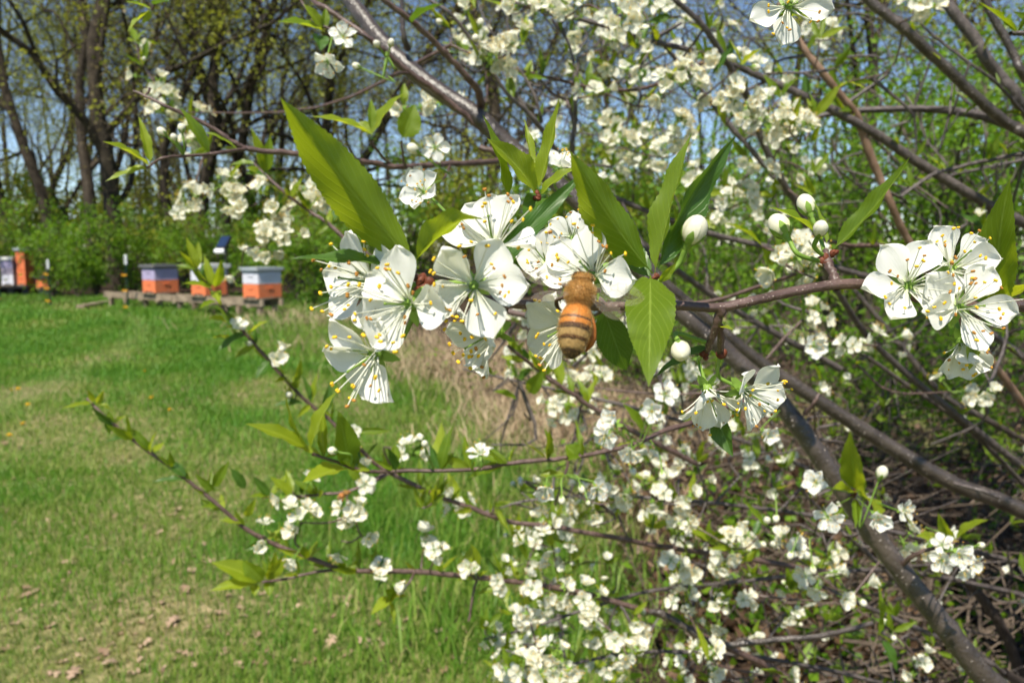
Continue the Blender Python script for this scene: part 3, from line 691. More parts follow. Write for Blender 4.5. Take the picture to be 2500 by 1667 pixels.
def bush(kind, px, d, sc, label, group, name='shrub', zs=1.0):
    x = (px - 1250) / FPX * d; t = thing(name, label, 'shrub', (x, d, 0), random.uniform(0, 6.28), group); t.scale = (sc, sc, sc * zs)
    (a_, b_) = (SHR if kind < 10 else NSHR)[kind % 10]
    obj('stems', a_, t); obj('crown', b_, t)
gs = 'green shrubs at the foot of the wood'
for (k, px, d, sc, lab) in ((0, 130, 20.5, 1.0, 'bright green shrub behind the tall orange hive'), (1, 240, 20.2, .95, 'bright shrub between the capped posts left of the timber stand'), (1, 190, 19.6, .7, 'small shrub low behind the dark fence post'),
                            (0, 330, 21.0, .95, 'green shrub rising behind the green steel post'), (2, 430, 21.2, .85, 'yellow-green shrub behind the leftmost stand hive'), (0, 520, 20, .9, 'green shrub under the solar charger'),
                            (1, 640, 19.5, 1.0, 'green shrub right behind the hive at the right end of the stand'), (2, 725, 18.5, 1.0, 'olive shrub between the right-end hive and the near blossoms'), (0, 775, 16.4, .85, 'dark green shrub just right of the timber stand'),
                            (1, 30, 22, 1.0, 'shrub behind the hives at the left edge'), (2, -60, 21, 1.1, 'olive shrub cut by the left edge of the picture'), (0, 900, 19, 1.0, 'green shrub hidden behind the left blossom cluster')):
    bush(k, px, d, sc, lab, gs)
for i, (px, d, k) in enumerate(((60, 27, 2), (180, 28, 0), (300, 27, 2), (420, 29, 1), (560, 27, 2), (680, 26, 0), (800, 25, 2), (1000, 22, 0), (1120, 21, 2), (1260, 20, 1), (1400, 19, 0), (1530, 18, 2), (1680, 17, 0), (1800, 16, 1))):
    bush(k, px, d, 1.55, 'leafy shrub in the hazy second row behind the wood edge', 'second row of shrubs in the wood')
# the deep wood far behind, one brown-green mass
mb = MB(); n = 9000; x = rng.uniform(-48, 34, n); y = rng.uniform(48, 66, n); z = 5.5 * rng.random(n) ** 1.3
leaf_cloud(mb, np.stack([x, y, z], -1), .42)
for k in range(330):
    p0 = np.array((random.uniform(-48, 34), random.uniform(46, 66), 0)); h = random.uniform(7, 13); q = p0 + np.array((random.gauss(0, .6), 0, h)); r0 = random.uniform(.05, .16)
    mb.tube(smooth(np.array([p0, (p0 + q) / 2 + rng.normal(0, .25, 3), q]), 3), np.linspace(r0, r0 * .3, 7), 4, 1, False)
tag(obj('far_wood', mb.mesh('far_wood', [M_crown('far_wood_leaves', [(0, (.07, .07, .02)), (.5, (.13, .13, .03)), (1, (.17, .19, .03))], (.25, .26, .05), .3), M_TRUNK])), 'brown-green mass of the far wood closing the view behind the trees', 'wood', kind='stuff')
# the thicket on the right, much nearer
M_THICK = M_crown('thicket_leaves', [(0, (.065, .15, .01)), (.55, (.115, .235, .012)), (1, (.20, .32, .02))], (.28, .48, .02))
NSHR = [shrub(60, 3.0, 2.2, 13, 4600, .052, M_THICK), shrub(61, 2.6, 2.0, 12, 4200, .05, M_THICK), shrub(62, 1.3, 1.6, 10, 2200, .045, M_THICK)]
gt = 'thicket shrubs on the right'
for (k, px, d, sc, lab) in ((10, 2420, 6.0, 1.05, 'tall green thicket shrub behind the branches at the right edge'), (11, 2200, 6.6, 1.0, 'green thicket shrub behind the forked tan branch'), (10, 2060, 8.2, 1.0, 'thicket shrub farther back below the blue sky gap at right'),
                            (11, 2600, 7.2, 1.3, 'thicket shrub cut by the upper right edge'), (10, 1880, 9.5, .8, 'thicket shrub behind the blossom sprays right of centre'), (12, 2150, 4.6, .9, 'low green shrub in the shade under the right branches'),
                            (12, 1780, 6.0, .9, 'low green shrub behind the plum stem right of the bee'), (11, 1650, 9.0, .75, 'green shrub far behind the upright near leaves'), (10, 2330, 9.0, 1.2, 'tallest thicket shrub, deep behind the right branches'),
                            (12, 1560, 6.8, .8, 'low green shrub behind the bee'), (12, 2420, 4.4, .75, 'low shrub in the brush at the right edge')):
    bush(k, px, d, sc, lab, gt, 'thicket_shrub')
# brush: dead twigs, leaf litter and low green on the shaded floor
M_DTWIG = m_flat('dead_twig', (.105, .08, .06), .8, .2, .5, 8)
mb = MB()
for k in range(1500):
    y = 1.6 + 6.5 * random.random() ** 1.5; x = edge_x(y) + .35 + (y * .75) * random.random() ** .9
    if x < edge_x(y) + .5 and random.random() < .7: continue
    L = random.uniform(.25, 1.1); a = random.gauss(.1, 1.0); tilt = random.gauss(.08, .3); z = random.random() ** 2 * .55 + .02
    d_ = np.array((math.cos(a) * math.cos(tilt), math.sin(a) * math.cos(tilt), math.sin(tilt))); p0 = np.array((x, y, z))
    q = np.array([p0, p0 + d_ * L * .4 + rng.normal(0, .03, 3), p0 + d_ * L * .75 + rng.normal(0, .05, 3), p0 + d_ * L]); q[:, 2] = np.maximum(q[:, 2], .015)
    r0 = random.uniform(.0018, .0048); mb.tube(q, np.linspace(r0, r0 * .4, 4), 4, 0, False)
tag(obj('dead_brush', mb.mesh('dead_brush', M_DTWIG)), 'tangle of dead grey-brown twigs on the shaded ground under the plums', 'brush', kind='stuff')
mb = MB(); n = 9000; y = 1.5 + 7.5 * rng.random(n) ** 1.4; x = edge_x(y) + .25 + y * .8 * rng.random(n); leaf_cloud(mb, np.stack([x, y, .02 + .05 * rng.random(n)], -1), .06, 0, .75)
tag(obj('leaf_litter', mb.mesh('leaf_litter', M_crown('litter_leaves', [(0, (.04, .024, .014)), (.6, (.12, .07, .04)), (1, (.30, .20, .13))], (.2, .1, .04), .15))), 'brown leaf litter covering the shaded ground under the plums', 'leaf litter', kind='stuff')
mb = MB(); pts = []
for k in range(130):
    y = 1.9 + 6.5 * random.random(); x = edge_x(y) + .25 + y * .7 * random.random() ** 1.3; h = random.uniform(.1, .4)
    pts.append(np.array((x, y, 0)) + rng.normal(0, 1, (34, 3)) * (.10, .10, .0) + np.stack([0 * np.arange(34), 0 * np.arange(34), h * rng.random(34)], -1))
leaf_cloud(mb, np.vstack(pts), .042, 0, .4); tag(obj('ground_cover', mb.mesh('ground_cover', M_THICK)), 'low green weeds sprouting through the brush', 'ground cover', kind='stuff')

# ================================================================== the plum trees
class Plum:
    def __init__(s, label, base):
        s.t = thing('plum_tree', label, 'tree', base); s.iv = inv_of(s.t); s.samples = []; s.nf = s.nl = s.nb = 0
        s.fs, s.ls, s.tw = MB(), MB(), MB()
    def part(s, name, me, M=None): return obj(name, me, s.t, M, s.iv)
    def branch(s, pts, w, mat, n=10, name='branch', k=6, knots=True, reg=True):
        """pts: (px, py, depth); w: widths in photo pixels at the two ends, or one per point"""
        q = np.array([P(*p) for p in pts]); dep = np.array([p[2] for p in pts]); w = np.interp(np.linspace(0, 1, len(pts)), np.linspace(0, 1, len(w)), w)
        r = w * (.86 if w.max() < 40 and dep.min() > .25 else 1) / 2 * dep / FPX
        L = smooth(q, k); R = np.interp(np.linspace(0, 1, len(L)), np.linspace(0, 1, len(r)), r)
        if knots:
            g = np.random.default_rng(len(s.samples) + 3); kk = 1.0 if R.max() < .004 else .35; R = R * (1 + kk * g.normal(0, .03, len(R)))
            for _ in range(max(1, len(L) // 9)): i = g.integers(0, len(R)); R[i] *= 1 + kk * g.uniform(.06, .28)
            L = L + g.normal(0, 1, L.shape) * R[:, None] * (.12 if kk == 1 else .03)
        mb = MB(); mb.tube(L, R, n, 0); s.part(name, mb.mesh(name, mat))
        if reg: s.samples.append(L)
        return L
    def nearest(s, c):
        A = np.vstack(s.samples); d = np.linalg.norm(A - c, axis=1); i = np.argmin(d); return A[i], d[i]
    def spur(s, c, mat, r0=.0009, asobj=True):
        q, d = s.nearest(c)
        if d < .004: return q
        mid = (q + c) / 2 + rng.normal(0, .10 * d, 3) + np.array((0, 0, -.06 * d)); L = smooth(np.array([q, mid, c]), 4); R = np.linspace(r0 * (1 + d * 3), r0 * .75, len(L))
        if asobj:
            mb = MB(); mb.tube(L, R, 6, 0); s.part('twig', mb.mesh('twig', mat))
        else: s.tw.tube(L, R, 4, 0)
        s.samples.append(L[len(L) // 2:])
        return c
    def flower(s, M):
        if s.nf < 296: s.part('flower', FLOWERS[s.nf % len(FLOWERS)], M); s.nf += 1
        else: s.fs.xf(FL_LOW[rng.integers(len(FL_LOW))], M)
    def bud(s, M):
        if s.nb < 200: s.part('bud', BUDS[0], M); s.nb += 1
        else: s.fs.xf(BUD_MB[1], M, {0: 0, 1: 3})
    def leaf(s, p, d, L, up=None):
        up = nrm(rng.normal(size=3) * .7 + np.array((0, 0, 1.0)) + cv(0, 0, .5)) if up is None else up
        y = nrm(d); z = nrm(up - y * (up @ y)); x = np.cross(y, z); M = np.eye(4); M[:3, 0], M[:3, 1], M[:3, 2], M[:3, 3] = x * L, y * L, z * L, p
        i = rng.integers(len(LEAVES))
        if s.nl < 296: s.part('leaf', LEAVES[i], M); s.nl += 1
        else: s.ls.xf(LEAF_MB[i], M)
    def cluster(s, px, py, d, n, nleaf=2, nbud=0, spread=26, asobj=True, leafL=.026, sc=1.0, stalk=True):
        c = P(px, py, d); q_, dq_ = s.nearest(c); s.spur(c, M_TWIG, asobj=asobj)
        for k in range(n):
            o = rng.normal(0, .0022, 3) + (q_ - c) / (dq_ + 1e-6) * min(dq_, .02) * rng.random()
            f = nrm(nrm(rng.normal(size=3)) * 1.05 + cv(0, .2, .62))
            size = rng.uniform(.88, 1.2) * sc; M = at(basis(f, rng.normal(size=3)), c + o + f * .0145 * size); M[:3, :3] *= size
            s.flower(M)
        for k in range(nbud):
            f = nrm(rng.normal(size=3) + cv(0, .3, .5)); M = at(basis(f, rng.normal(size=3)), c + f * .013); M[:3, :3] *= rng.uniform(.75, 1.05); s.bud(M)
        for k in range(nleaf):
            dd = nrm(rng.normal(size=3) * .8 + cv(0, .8, .1)); s.leaf(c, dd, leafL * rng.uniform(.7, 1.45))
    def tufts(s, L, step, n, leafL):
        ln = np.concatenate([[0], np.cumsum(np.linalg.norm(np.diff(L, axis=0), axis=1))]); t = step * .4
        while t < ln[-1]:
            p = np.array([np.interp(t, ln, L[:, k]) for k in range(3)])
            for k in range(rng.integers(1, n + 1)): s.leaf(p, nrm(rng.normal(size=3) * .7 + cv(-.25, .75, .1)), leafL * rng.uniform(.5, 1.25))
            t += step * rng.uniform(.6, 1.5)
    def finish(s):
        if s.fs.n: tag(s.part('blossom', s.fs.mesh('blossom', FL_MATS)), kind='stuff')
        if s.ls.n: tag(s.part('foliage', s.ls.mesh('foliage', M_LEAF)), kind='stuff')
        if s.tw.n: tag(s.part('twigs', s.tw.mesh('twigs', M_TWIGG)), kind='stuff')

A = Plum('blossoming wild plum with thick dark diagonal stem, nearest the camera', (.95, .80, 0))
B = Plum('blossoming plum behind, its bare grey stems crossing the upper right', (1.9, 1.6, 0))
D = Plum('low blossoming plum filling the lower right with small white flowers', (1.25, 1.75, 0))

# ---- A: main stem and its branches
MAIN = [(760, -130, .66), (850, -5, .64), (950, 122, .62), (1060, 215, .61), (1160, 280, .60), (1240, 352, .60), (1400, 482, .60), (1510, 600, .60), (1640, 742, .60), (1780, 862, .60), (1905, 985, .60), (2010, 1125, .60), (2130, 1300, .60), (2260, 1470, .60), (2380, 1625, .60), (2500, 1800, .62), (2800, 2500, .72)]
A.branch(MAIN, [34, 38, 41, 43, 44, 42, 40, 40, 41, 43, 45, 47, 49, 52, 55, 62, 76], M_BARK, 20, 'trunk', 7)
tb = MB(); e = P(2800, 2500, .72); L = smooth(np.array([e, e * (1, 1, .5) + (.2, .05, 0), np.array((.95, .80, 0)), np.array((.97, .8, -.1))]), 5); tb.tube(L, np.linspace(.022, .045, len(L)), 14, 0, False); A.part('trunk', tb.mesh('trunk', M_BARK))
A.branch([(1380, 420, .72), (1490, 530, .72), (1600, 668, .72), (1720, 775, .74), (1850, 880, .76), (2010, 985, .78), (2150, 1075, .80), (2330, 1180, .82), (2520, 1255, .86), (3000, 1480, .95)], [16, 22, 26, 28, 32, 34, 36, 38, 40, 46], M_BARK, 14)
A.branch([(720, -60, .58), (763, 0, .56), (794, 20, .55), (840, 51, .55), (906, 99, .55), (947, 133, .56), (998, 176, .57), (1059, 219, .58), (1110, 262, .59), (1180, 318, .60), (1280, 392, .6)], [12, 16, 17, 18], M_TWIG, 10)
A.branch([(998, 178, .57), (975, 180, .56), (948, 186, .55)], [9, 7], M_TWIG, 7, 'twig')
A.branch([(900, -40, .52), (937, 0, .53), (998, 46, .54), (1049, 92, .55), (1095, 138, .56), (1141, 189, .57), (1168, 222, .585), (1176, 262, .6)], [14, 17, 19, 24], M_TWIG, 10)
A.branch([(981, -20, .6), (982, 40, .6), (986, 90, .6), (994, 120, .61)], [11, 13, 22], M_BARK, 9, 'twig')
A.branch([(1170, 360, .60), (1235, 384, .60), (1180, 396, .57), (1060, 402, .53), (970, 408, .50), (880, 392, .48), (778, 383, .46), (700, 373, .45), (605, 363, .44), (560, 341, .435), (500, 303, .43), (410, 262, .42), (360, 237, .42), (326, 223, .42)], [20, 17, 17, 16, 16, 15, 13, 10, 6], M_TWIG, 10)
A.branch([(605, 363, .44), (520, 376, .42), (450, 381, .41), (400, 385, .40), (376, 398, .40), (358, 412, .40)], [11, 8, 7], M_TWIG, 8, 'twig')
A.branch([(352, 235, .42), (362, 226, .42), (366, 215, .42)], [6, 8], M_TWIG, 7, 'twig', knots=False)
A.branch([(1098, 405, .54), (1090, 425, .53), (1080, 440, .53)], [8, 6], M_TWIG, 7, 'twig')
A.branch([(860, 600, .75), (800, 545, .75), (755, 515, .75), (699, 474, .74), (643, 423, .74), (620, 400, .74)], [13, 10, 9, 7], M_TWIG, 8)
A.branch([(1010, 690, .78), (860, 600, .75)], [14, 13], M_TWIG, 8)
A.branch([(1400, 800, .78), (1180, 742, .78), (1010, 690, .78)], [20, 14], M_TWIG, 8)
# lower left long shoots
A.branch([(212, 972, .70), (258, 1018, .70), (340, 1085, .71), (430, 1150, .72), (520, 1222, .73), (600, 1290, .74), (680, 1332, .75), (780, 1370, .76), (850, 1391, .77), (1000, 1394, .79), (1080, 1400, .80), (1250, 1418, .82), (1400, 1442, .84), (1560, 1485, .86), (1640, 1512, .88), (1748, 1568, .9), (1900, 1640, .95), (2150, 1800, 1.0)], [8, 10, 12, 14, 15, 16, 16, 18, 22], M_TWIG, 9)
A.branch([(640, 1420, .74), (700, 1412, .75), (770, 1396, .76), (840, 1390, .77)], [8, 9], M_TWIG, 7, 'twig')
A.branch([(1012, 1395, .79), (1000, 1420, .78), (970, 1455, .78)], [8, 6], M_TWIG, 7, 'twig')
A.branch([(1165, 1408, .81), (1155, 1450, .8), (1145, 1515, .79)], [8, 6], M_TWIG, 7, 'twig')
A.branch([(470, 640, .70), (520, 715, .72), (560, 775, .73), (600, 815, .74), (640, 862, .75), (740, 972, .77), (800, 1020, .78), (880, 1096, .79), (930, 1140, .8), (1050, 1202, .81), (1160, 1242, .82), (1250, 1274, .83), (1350, 1285, .84), (1500, 1312, .86), (1640, 1338, .88), (1800, 1360, .92), (2060, 1400, 1.0)], [6, 9, 11, 13, 14, 15, 16], M_TWIG, 9)
A.branch([(905, 1178, .80), (930, 1160, .8), (960, 1150, .80)], [9, 11], M_TWIG, 7, 'twig')
A.branch([(640, 1213, .77), (700, 1212, .77), (780, 1207, .77), (860, 1196, .78), (960, 1150, .80)], [8, 9, 10], M_TWIG, 7, 'twig')
A.branch([(762, 1108, .44), (830, 1130, .45), (890, 1150, .46), (970, 1150, .47), (1150, 1146, .48), (1250, 1130, .49), (1400, 1115, .50), (1500, 1096, .51), (1560, 1080, .52), (1620, 1052, .53), (1690, 1030, .545), (1800, 985, .57), (1905, 985, .60)], [9, 11, 12, 13, 15, 17], M_TWIG, 10)
A.branch([(1388, 1117, .50), (1385, 1140, .495), (1378, 1160, .49)], [10, 7], M_TWIG, 7, 'twig')
A.branch([(1240, 845, .66), (1316, 905, .68), (1394, 960, .69), (1455, 1000, .7), (1560, 1060, .72), (1700, 1130, .76)], [10, 14, 14, 16], M_TWIG, 8)
A.branch([(1480, 765, .68), (1560, 850, .68), (1600, 905, .68), (1650, 1010, .68)], [8, 10], M_TWIGG, 7)
A.branch([(1580, 1490, .86), (1626, 1502, .86), (1748, 1570, .86), (1870, 1562, .86), (2000, 1552, .86), (2130, 1520, .87)], [16, 20, 20, 18, 14], M_BARK, 9)
A.branch([(2190, 1390, .60), (2240, 1350, .58), (2330, 1328, .57), (2375, 1328, .56)], [16, 12, 7], M_TWIG, 8, 'twig')
A.branch([(1965, 1010, .6), (1990, 980, .59), (2000, 960, .59)], [14, 8], M_TWIG, 7, 'twig')
A.branch([(2330, 1180, .80), (2390, 1195, .78), (2440, 1215, .78)], [12, 8], M_TWIGG, 7, 'twig')
A.branch([(1640, 742, .6), (1740, 735, .58), (1850, 700, .56), (1940, 670, .54), (2000, 640, .53)], [13, 11, 9], M_TWIG, 8, 'twig')
# the near flowering twig
HT = [(1000, 668, .142), (1040, 690, .145), (1120, 716, .148), (1220, 737, .151), (1330, 746, .154), (1440, 748, .156), (1560, 747, .158), (1640, 745, .160), (1750, 751, .162), (1830, 736, .163), (1900, 720, .165), (2000, 700, .167), (2080, 693, .169), (2160, 703, .172), (2270, 732, .177), (2400, 752, .184), (2560, 762, .20), (2900, 900, .30), (3000, 1300, .45), (2650, 1950, .62)]
A.branch(HT, [20, 22, 23, 23, 22, 22, 22, 23, 23, 24, 24, 25, 26, 27, 28, 30, 32, 34, 34, 34], M_TWIG, 16, 'branch', 7)
A.branch([(1760, 752, .162), (1752, 785, .163), (1735, 830, .166), (1722, 868, .17)], [26, 20, 15], M_TWIG, 10, 'twig')
A.branch([(1752, 785, .163), (1760, 830, .168), (1757, 868, .173)], [18, 18, 16], M_TWIG, 10, 'twig')
A.branch([(2045, 698, .168), (2032, 668, .17), (2020, 640, .172), (2016, 612, .174)], [26, 24, 24, 14], M_TWIG, 10, 'twig')
A.branch([(1595, 748, .158), (1600, 705, .152), (1598, 672, .150)], [22, 18, 16], M_TWIG, 9, 'twig')
A.branch([(1480, 749, .157), (1440, 700, .19), (1400, 640, .235)], [14, 12, 9], M_TWIG, 8, 'twig')
A.branch([(1130, 720, .148), (1200, 640, .18), (1290, 560, .2), (1310, 480, .205)], [14, 13, 12], M_TWIG, 8, 'twig')
A.branch([(1240, 742, .151), (1230, 770, .153), (1215, 800, .155)], [14, 9], M_TWIG, 8, 'twig')
A.branch([(1925, -30, .205), (1965, -70, .22), (2100, -140, .28), (2500, -160, .5), (2900, 200, .62), (3000, 1300, .45)], [18, 22, 28, 30, 28], M_TWIG, 8, 'branch')
A.branch([(700, -60, .5), (760, 40, .5), (815, 75, .5), (840, 70, .5), (870, 80, .51), (906, 99, .55)], [6, 7, 8, 9], M_TWIG, 7, 'twig')
A.branch([(480, -60, .5), (390, 0, .48), (370, 25, .48)], [9, 7], M_TWIG, 7, 'twig')
A.branch([(480, -60, .5), (620, -40, .52), (763, -20, .56)], [9, 10], M_TWIG, 7, 'twig')

# ---- B: grey and tan stems at the upper right, and the sprays in the upper middle
B.branch([(1180, -10, .85), (1260, 10, .85), (1346, 30, .86), (1441, 54, .87), (1518, 78, .88), (1585, 100, .89), (1657, 116, .9), (1748, 140, .92), (1830, 176, .94), (1920, 216, .95), (2000, 252, .96), (2130, 322, .98), (2250, 402, 1.0), (2380, 480, 1.02), (2490, 540, 1.05), (3000, 780, 1.2)], [12, 13, 14, 15, 17, 22, 25, 28, 30, 34], M_TWIGG, 10)
B.branch([(1100, 110, .8), (1171, 140, .8), (1250, 168, .82), (1298, 180, .83), (1370, 197, .84), (1441, 214, .85), (1513, 221, .86), (1561, 218, .87), (1604, 206, .88), (1680, 170, .9), (1748, 140, .92)], [7, 10, 11, 11, 12], M_TWIG, 8)
B.branch([(1620, -30, .8), (1647, 0, .8), (1681, 29, .81), (1719, 67, .82), (1757, 124, .84), (1791, 178, .86), (1824, 235, .88), (1852, 320, .9), (1886, 398, .92), (1920, 460, .94), (1946, 500, .96), (1990, 600, 1.0), (2050, 720, 1.06), (2200, 900, 1.2), (2700, 1300, 1.4)], [14, 17, 19, 20, 21, 20, 18, 18, 20], M_TWIGG, 10)
B.branch([(1570, 30, .92), (1599, 81, .92), (1633, 124, .93), (1666, 163, .94), (1700, 205, .95), (1760, 280, .96), (1824, 355, .97), (1872, 412, .98), (1930, 480, .97)], [8, 13, 14, 15, 16], M_TWIGG, 8)
B.branch([(1030, -20, .75), (1049, 0, .75), (1090, 26, .75), (1131, 71, .76), (1171, 133, .77), (1207, 184, .78), (1243, 235, .79), (1284, 270, .8), (1314, 305, .81), (1360, 370, .84), (1440, 470, .9), (1600, 620, 1.0), (1800, 760, 1.1), (2050, 900, 1.2)], [7, 10, 11, 12, 16, 18, 20], M_TWIGG, 8)
B.branch([(1235, 198, .8), (1262, 235, .8), (1284, 268, .80)], [10, 13], M_TWIGG, 7, 'twig')
B.branch([(1412, 140, .82), (1408, 200, .82), (1405, 250, .82), (1403, 306, .83), (1397, 370, .84), (1420, 450, .88)], [9, 10, 13, 14, 15], M_TWIGG, 8)
B.branch([(1346, 45, .82), (1380, 90, .82), (1398, 140, .82), (1404, 200, .82)], [7, 8, 9], M_TWIGG, 7, 'twig')
B.branch([(1362, 60, .82), (1376, 72, .82), (1381, 95, .82)], [7, 7], M_TWIGG, 7, 'twig')
B.branch([(1255, 155, .8), (1285, 195, .8), (1311, 252, .8), (1323, 300, .81)], [8, 9], M_TWIGG, 7, 'twig')
B.branch([(1318, 195, .84), (1350, 230, .84), (1385, 250, .84), (1400, 300, .83)], [8, 10, 10], M_TWIG, 7, 'twig')
B.branch([(1600, 30, .88), (1590, 100, .88), (1570, 150, .87), (1520, 205, .86)], [7, 8], M_TWIGG, 7, 'twig')
B.branch([(1660, 40, .88), (1600, 50, .88), (1540, 90, .88)], [6, 7], M_TWIGG, 7, 'twig')
B.branch([(1720, 68, .82), (1690, 110, .86), (1660, 150, .9)], [8, 7], M_TWIGG, 7, 'twig')
B.branch([(1900, 10, .95), (1940, 85, .95), (1975, 135, .95), (2010, 180, .95), (2050, 230, .96), (2085, 272, .97), (2102, 310, .98), (2122, 372, .99), (2150, 440, 1.0), (2172, 490, 1.0), (2205, 565, 1.02), (2245, 630, 1.04), (2330, 760, 1.1), (2700, 1250, 1.3)], [19, 20, 21, 22, 26, 22, 21, 21, 21], M_TAN, 10)
B.branch([(1968, 292, 1.1), (2030, 278, 1.1), (2100, 270, 1.1), (2200, 266, 1.1), (2290, 268, 1.1), (2380, 280, 1.1), (2450, 300, 1.12), (2700, 400, 1.2)], [14, 17, 19, 22, 28, 32], M_TWIGG, 9)
B.branch([(2090, -40, .8), (2125, 5, .8), (2170, 40, .8), (2215, 75, .8), (2265, 125, .81), (2320, 175, .82), (2365, 220, .83), (2420, 270, .84), (2470, 308, .85), (2530, 340, .86), (2800, 480, .95)], [28, 30, 31, 30, 30, 32], M_BARK, 10)
B.branch([(2290, -50, .95), (2312, 5, .95), (2345, 52, .95), (2380, 95, .95), (2405, 140, .95), (2440, 185, .96), (2475, 225, .96), (2520, 290, .98), (2800, 600, 1.1)], [30, 31, 32, 33, 34], M_TWIGG, 12)
B.branch([(2385, -40, .9), (2404, 0, .9), (2425, 45, .9), (2455, 95, .9), (2480, 145, .9), (2510, 200, .9), (2700, 480, 1.0)], [19, 22, 23, 24], M_BARK, 9)
B.branch([(2466, 82, .42), (2490, 83, .42), (2540, 84, .42), (2900, 120, .6)], [14, 12, 12], M_TWIGG, 8)
B.branch([(2200, 480, .95), (2270, 430, .96), (2340, 408, .97), (2420, 390, .98), (2510, 374, 1.0), (2800, 340, 1.1)], [9, 11, 12, 12], M_TWIGG, 8)
B.branch([(2215, 460, 1.3), (2260, 440, 1.3), (2310, 430, 1.3), (2500, 390, 1.3)], [6, 8], M_TWIGG, 7, 'twig')
B.branch([(2230, 40, .88), (2265, 75, .88), (2320, 120, .88), (2390, 170, .88), (2440, 210, .9), (2520, 300, .98)], [6, 8, 9, 10], M_TWIGG, 7, 'twig')
B.branch([(1870, 180, .92), (1960, 178, .92), (2020, 172, .92), (2055, 160, .92)], [7, 8, 5], M_TWIGG, 7, 'twig')
B.branch([(2010, 585, .98), (2080, 600, 1.0), (2150, 600, 1.02), (2230, 615, 1.04)], [10, 13, 13], M_TWIG, 8, 'twig')
B.branch([(1420, 450, .88), (1700, 560, .95), (2000, 640, 1.0), (2400, 800, 1.15), (2900, 1200, 1.4)], [15, 16, 18, 22], M_TWIGG, 8)
tb = MB()
for (px, py, d) in ((3000, 780, 1.2), (2700, 1250, 1.3), (2800, 600, 1.1), (2900, 1200, 1.4)):
    e = P(px, py, d); L = smooth(np.array([e, e * (1, 1, .5) + (.3, .1, 0), np.array((1.9, 1.6, 0))]), 6); mb = MB(); mb.tube(L, np.linspace(.011, .028, len(L)), 10, 0, False); B.part('trunk', mb.mesh('trunk', M_BARK))

# ---- D: low sprays behind
D.branch([(1180, 1560, 1.0), (1300, 1530, 1.02), (1450, 1480, 1.05), (1600, 1440, 1.1), (1800, 1420, 1.15), (2000, 1400, 1.2), (2250, 1400, 1.3), (2700, 1500, 1.6)], [6, 9, 11, 13, 16], M_TWIGG, 8)
D.branch([(1200, 1690, .95), (1330, 1640, .97), (1500, 1600, 1.0), (1700, 1590, 1.05), (1950, 1620, 1.1), (2300, 1700, 1.2)], [7, 9, 12, 14], M_TWIGG, 8)
D.branch([(1180, 1250, 1.2), (1300, 1220, 1.2), (1480, 1210, 1.2), (1650, 1220, 1.2), (1850, 1240, 1.25), (2100, 1280, 1.3), (2600, 1400, 1.5)], [6, 9, 11, 13, 15], M_TWIGG, 8)
D.branch([(1130, 900, 1.3), (1260, 930, 1.3), (1400, 960, 1.3), (1600, 1010, 1.3), (1850, 1090, 1.35), (2200, 1250, 1.45)], [6, 9, 12, 15], M_TWIGG, 8)
D.branch([(1800, 800, 1.2), (1950, 800, 1.2), (2080, 850, 1.2), (2200, 930, 1.25), (2400, 1080, 1.3), (2700, 1400, 1.5)], [7, 10, 13, 16], M_TWIGG, 8)
D.branch([(1960, 1200, 1.0), (2050, 1290, 1.05), (2150, 1380, 1.1), (2250, 1480, 1.15), (2450, 1640, 1.3)], [8, 12, 14], M_TWIGG, 8)
D.branch([(1980, 1420, 1.0), (2150, 1495, 1.05), (2300, 1560, 1.1), (2420, 1620, 1.15)], [10, 16, 16], M_TWIGG, 8)
D.branch([(2080, 700, 1.6), (2180, 820, 1.6), (2300, 960, 1.6), (2420, 1030, 1.6), (2600, 1130, 1.7)], [12, 18, 18, 18], M_BARK, 8)
for (px, py, d) in ((2700, 1500, 1.6), (2300, 1700, 1.2), (2600, 1400, 1.5), (2700, 1400, 1.5), (2200, 1250, 1.45), (2450, 1640, 1.3)):
    e = P(px, py, d); L = smooth(np.array([e, (e + np.array((1.25, 1.75, 0))) / 2 + (.05, 0, .08), np.array((1.25, 1.75, 0))]), 6); mb = MB(); mb.tube(L, np.linspace(.007, .016, len(L)), 8, 0, False); D.part('trunk', mb.mesh('trunk', M_BARK))

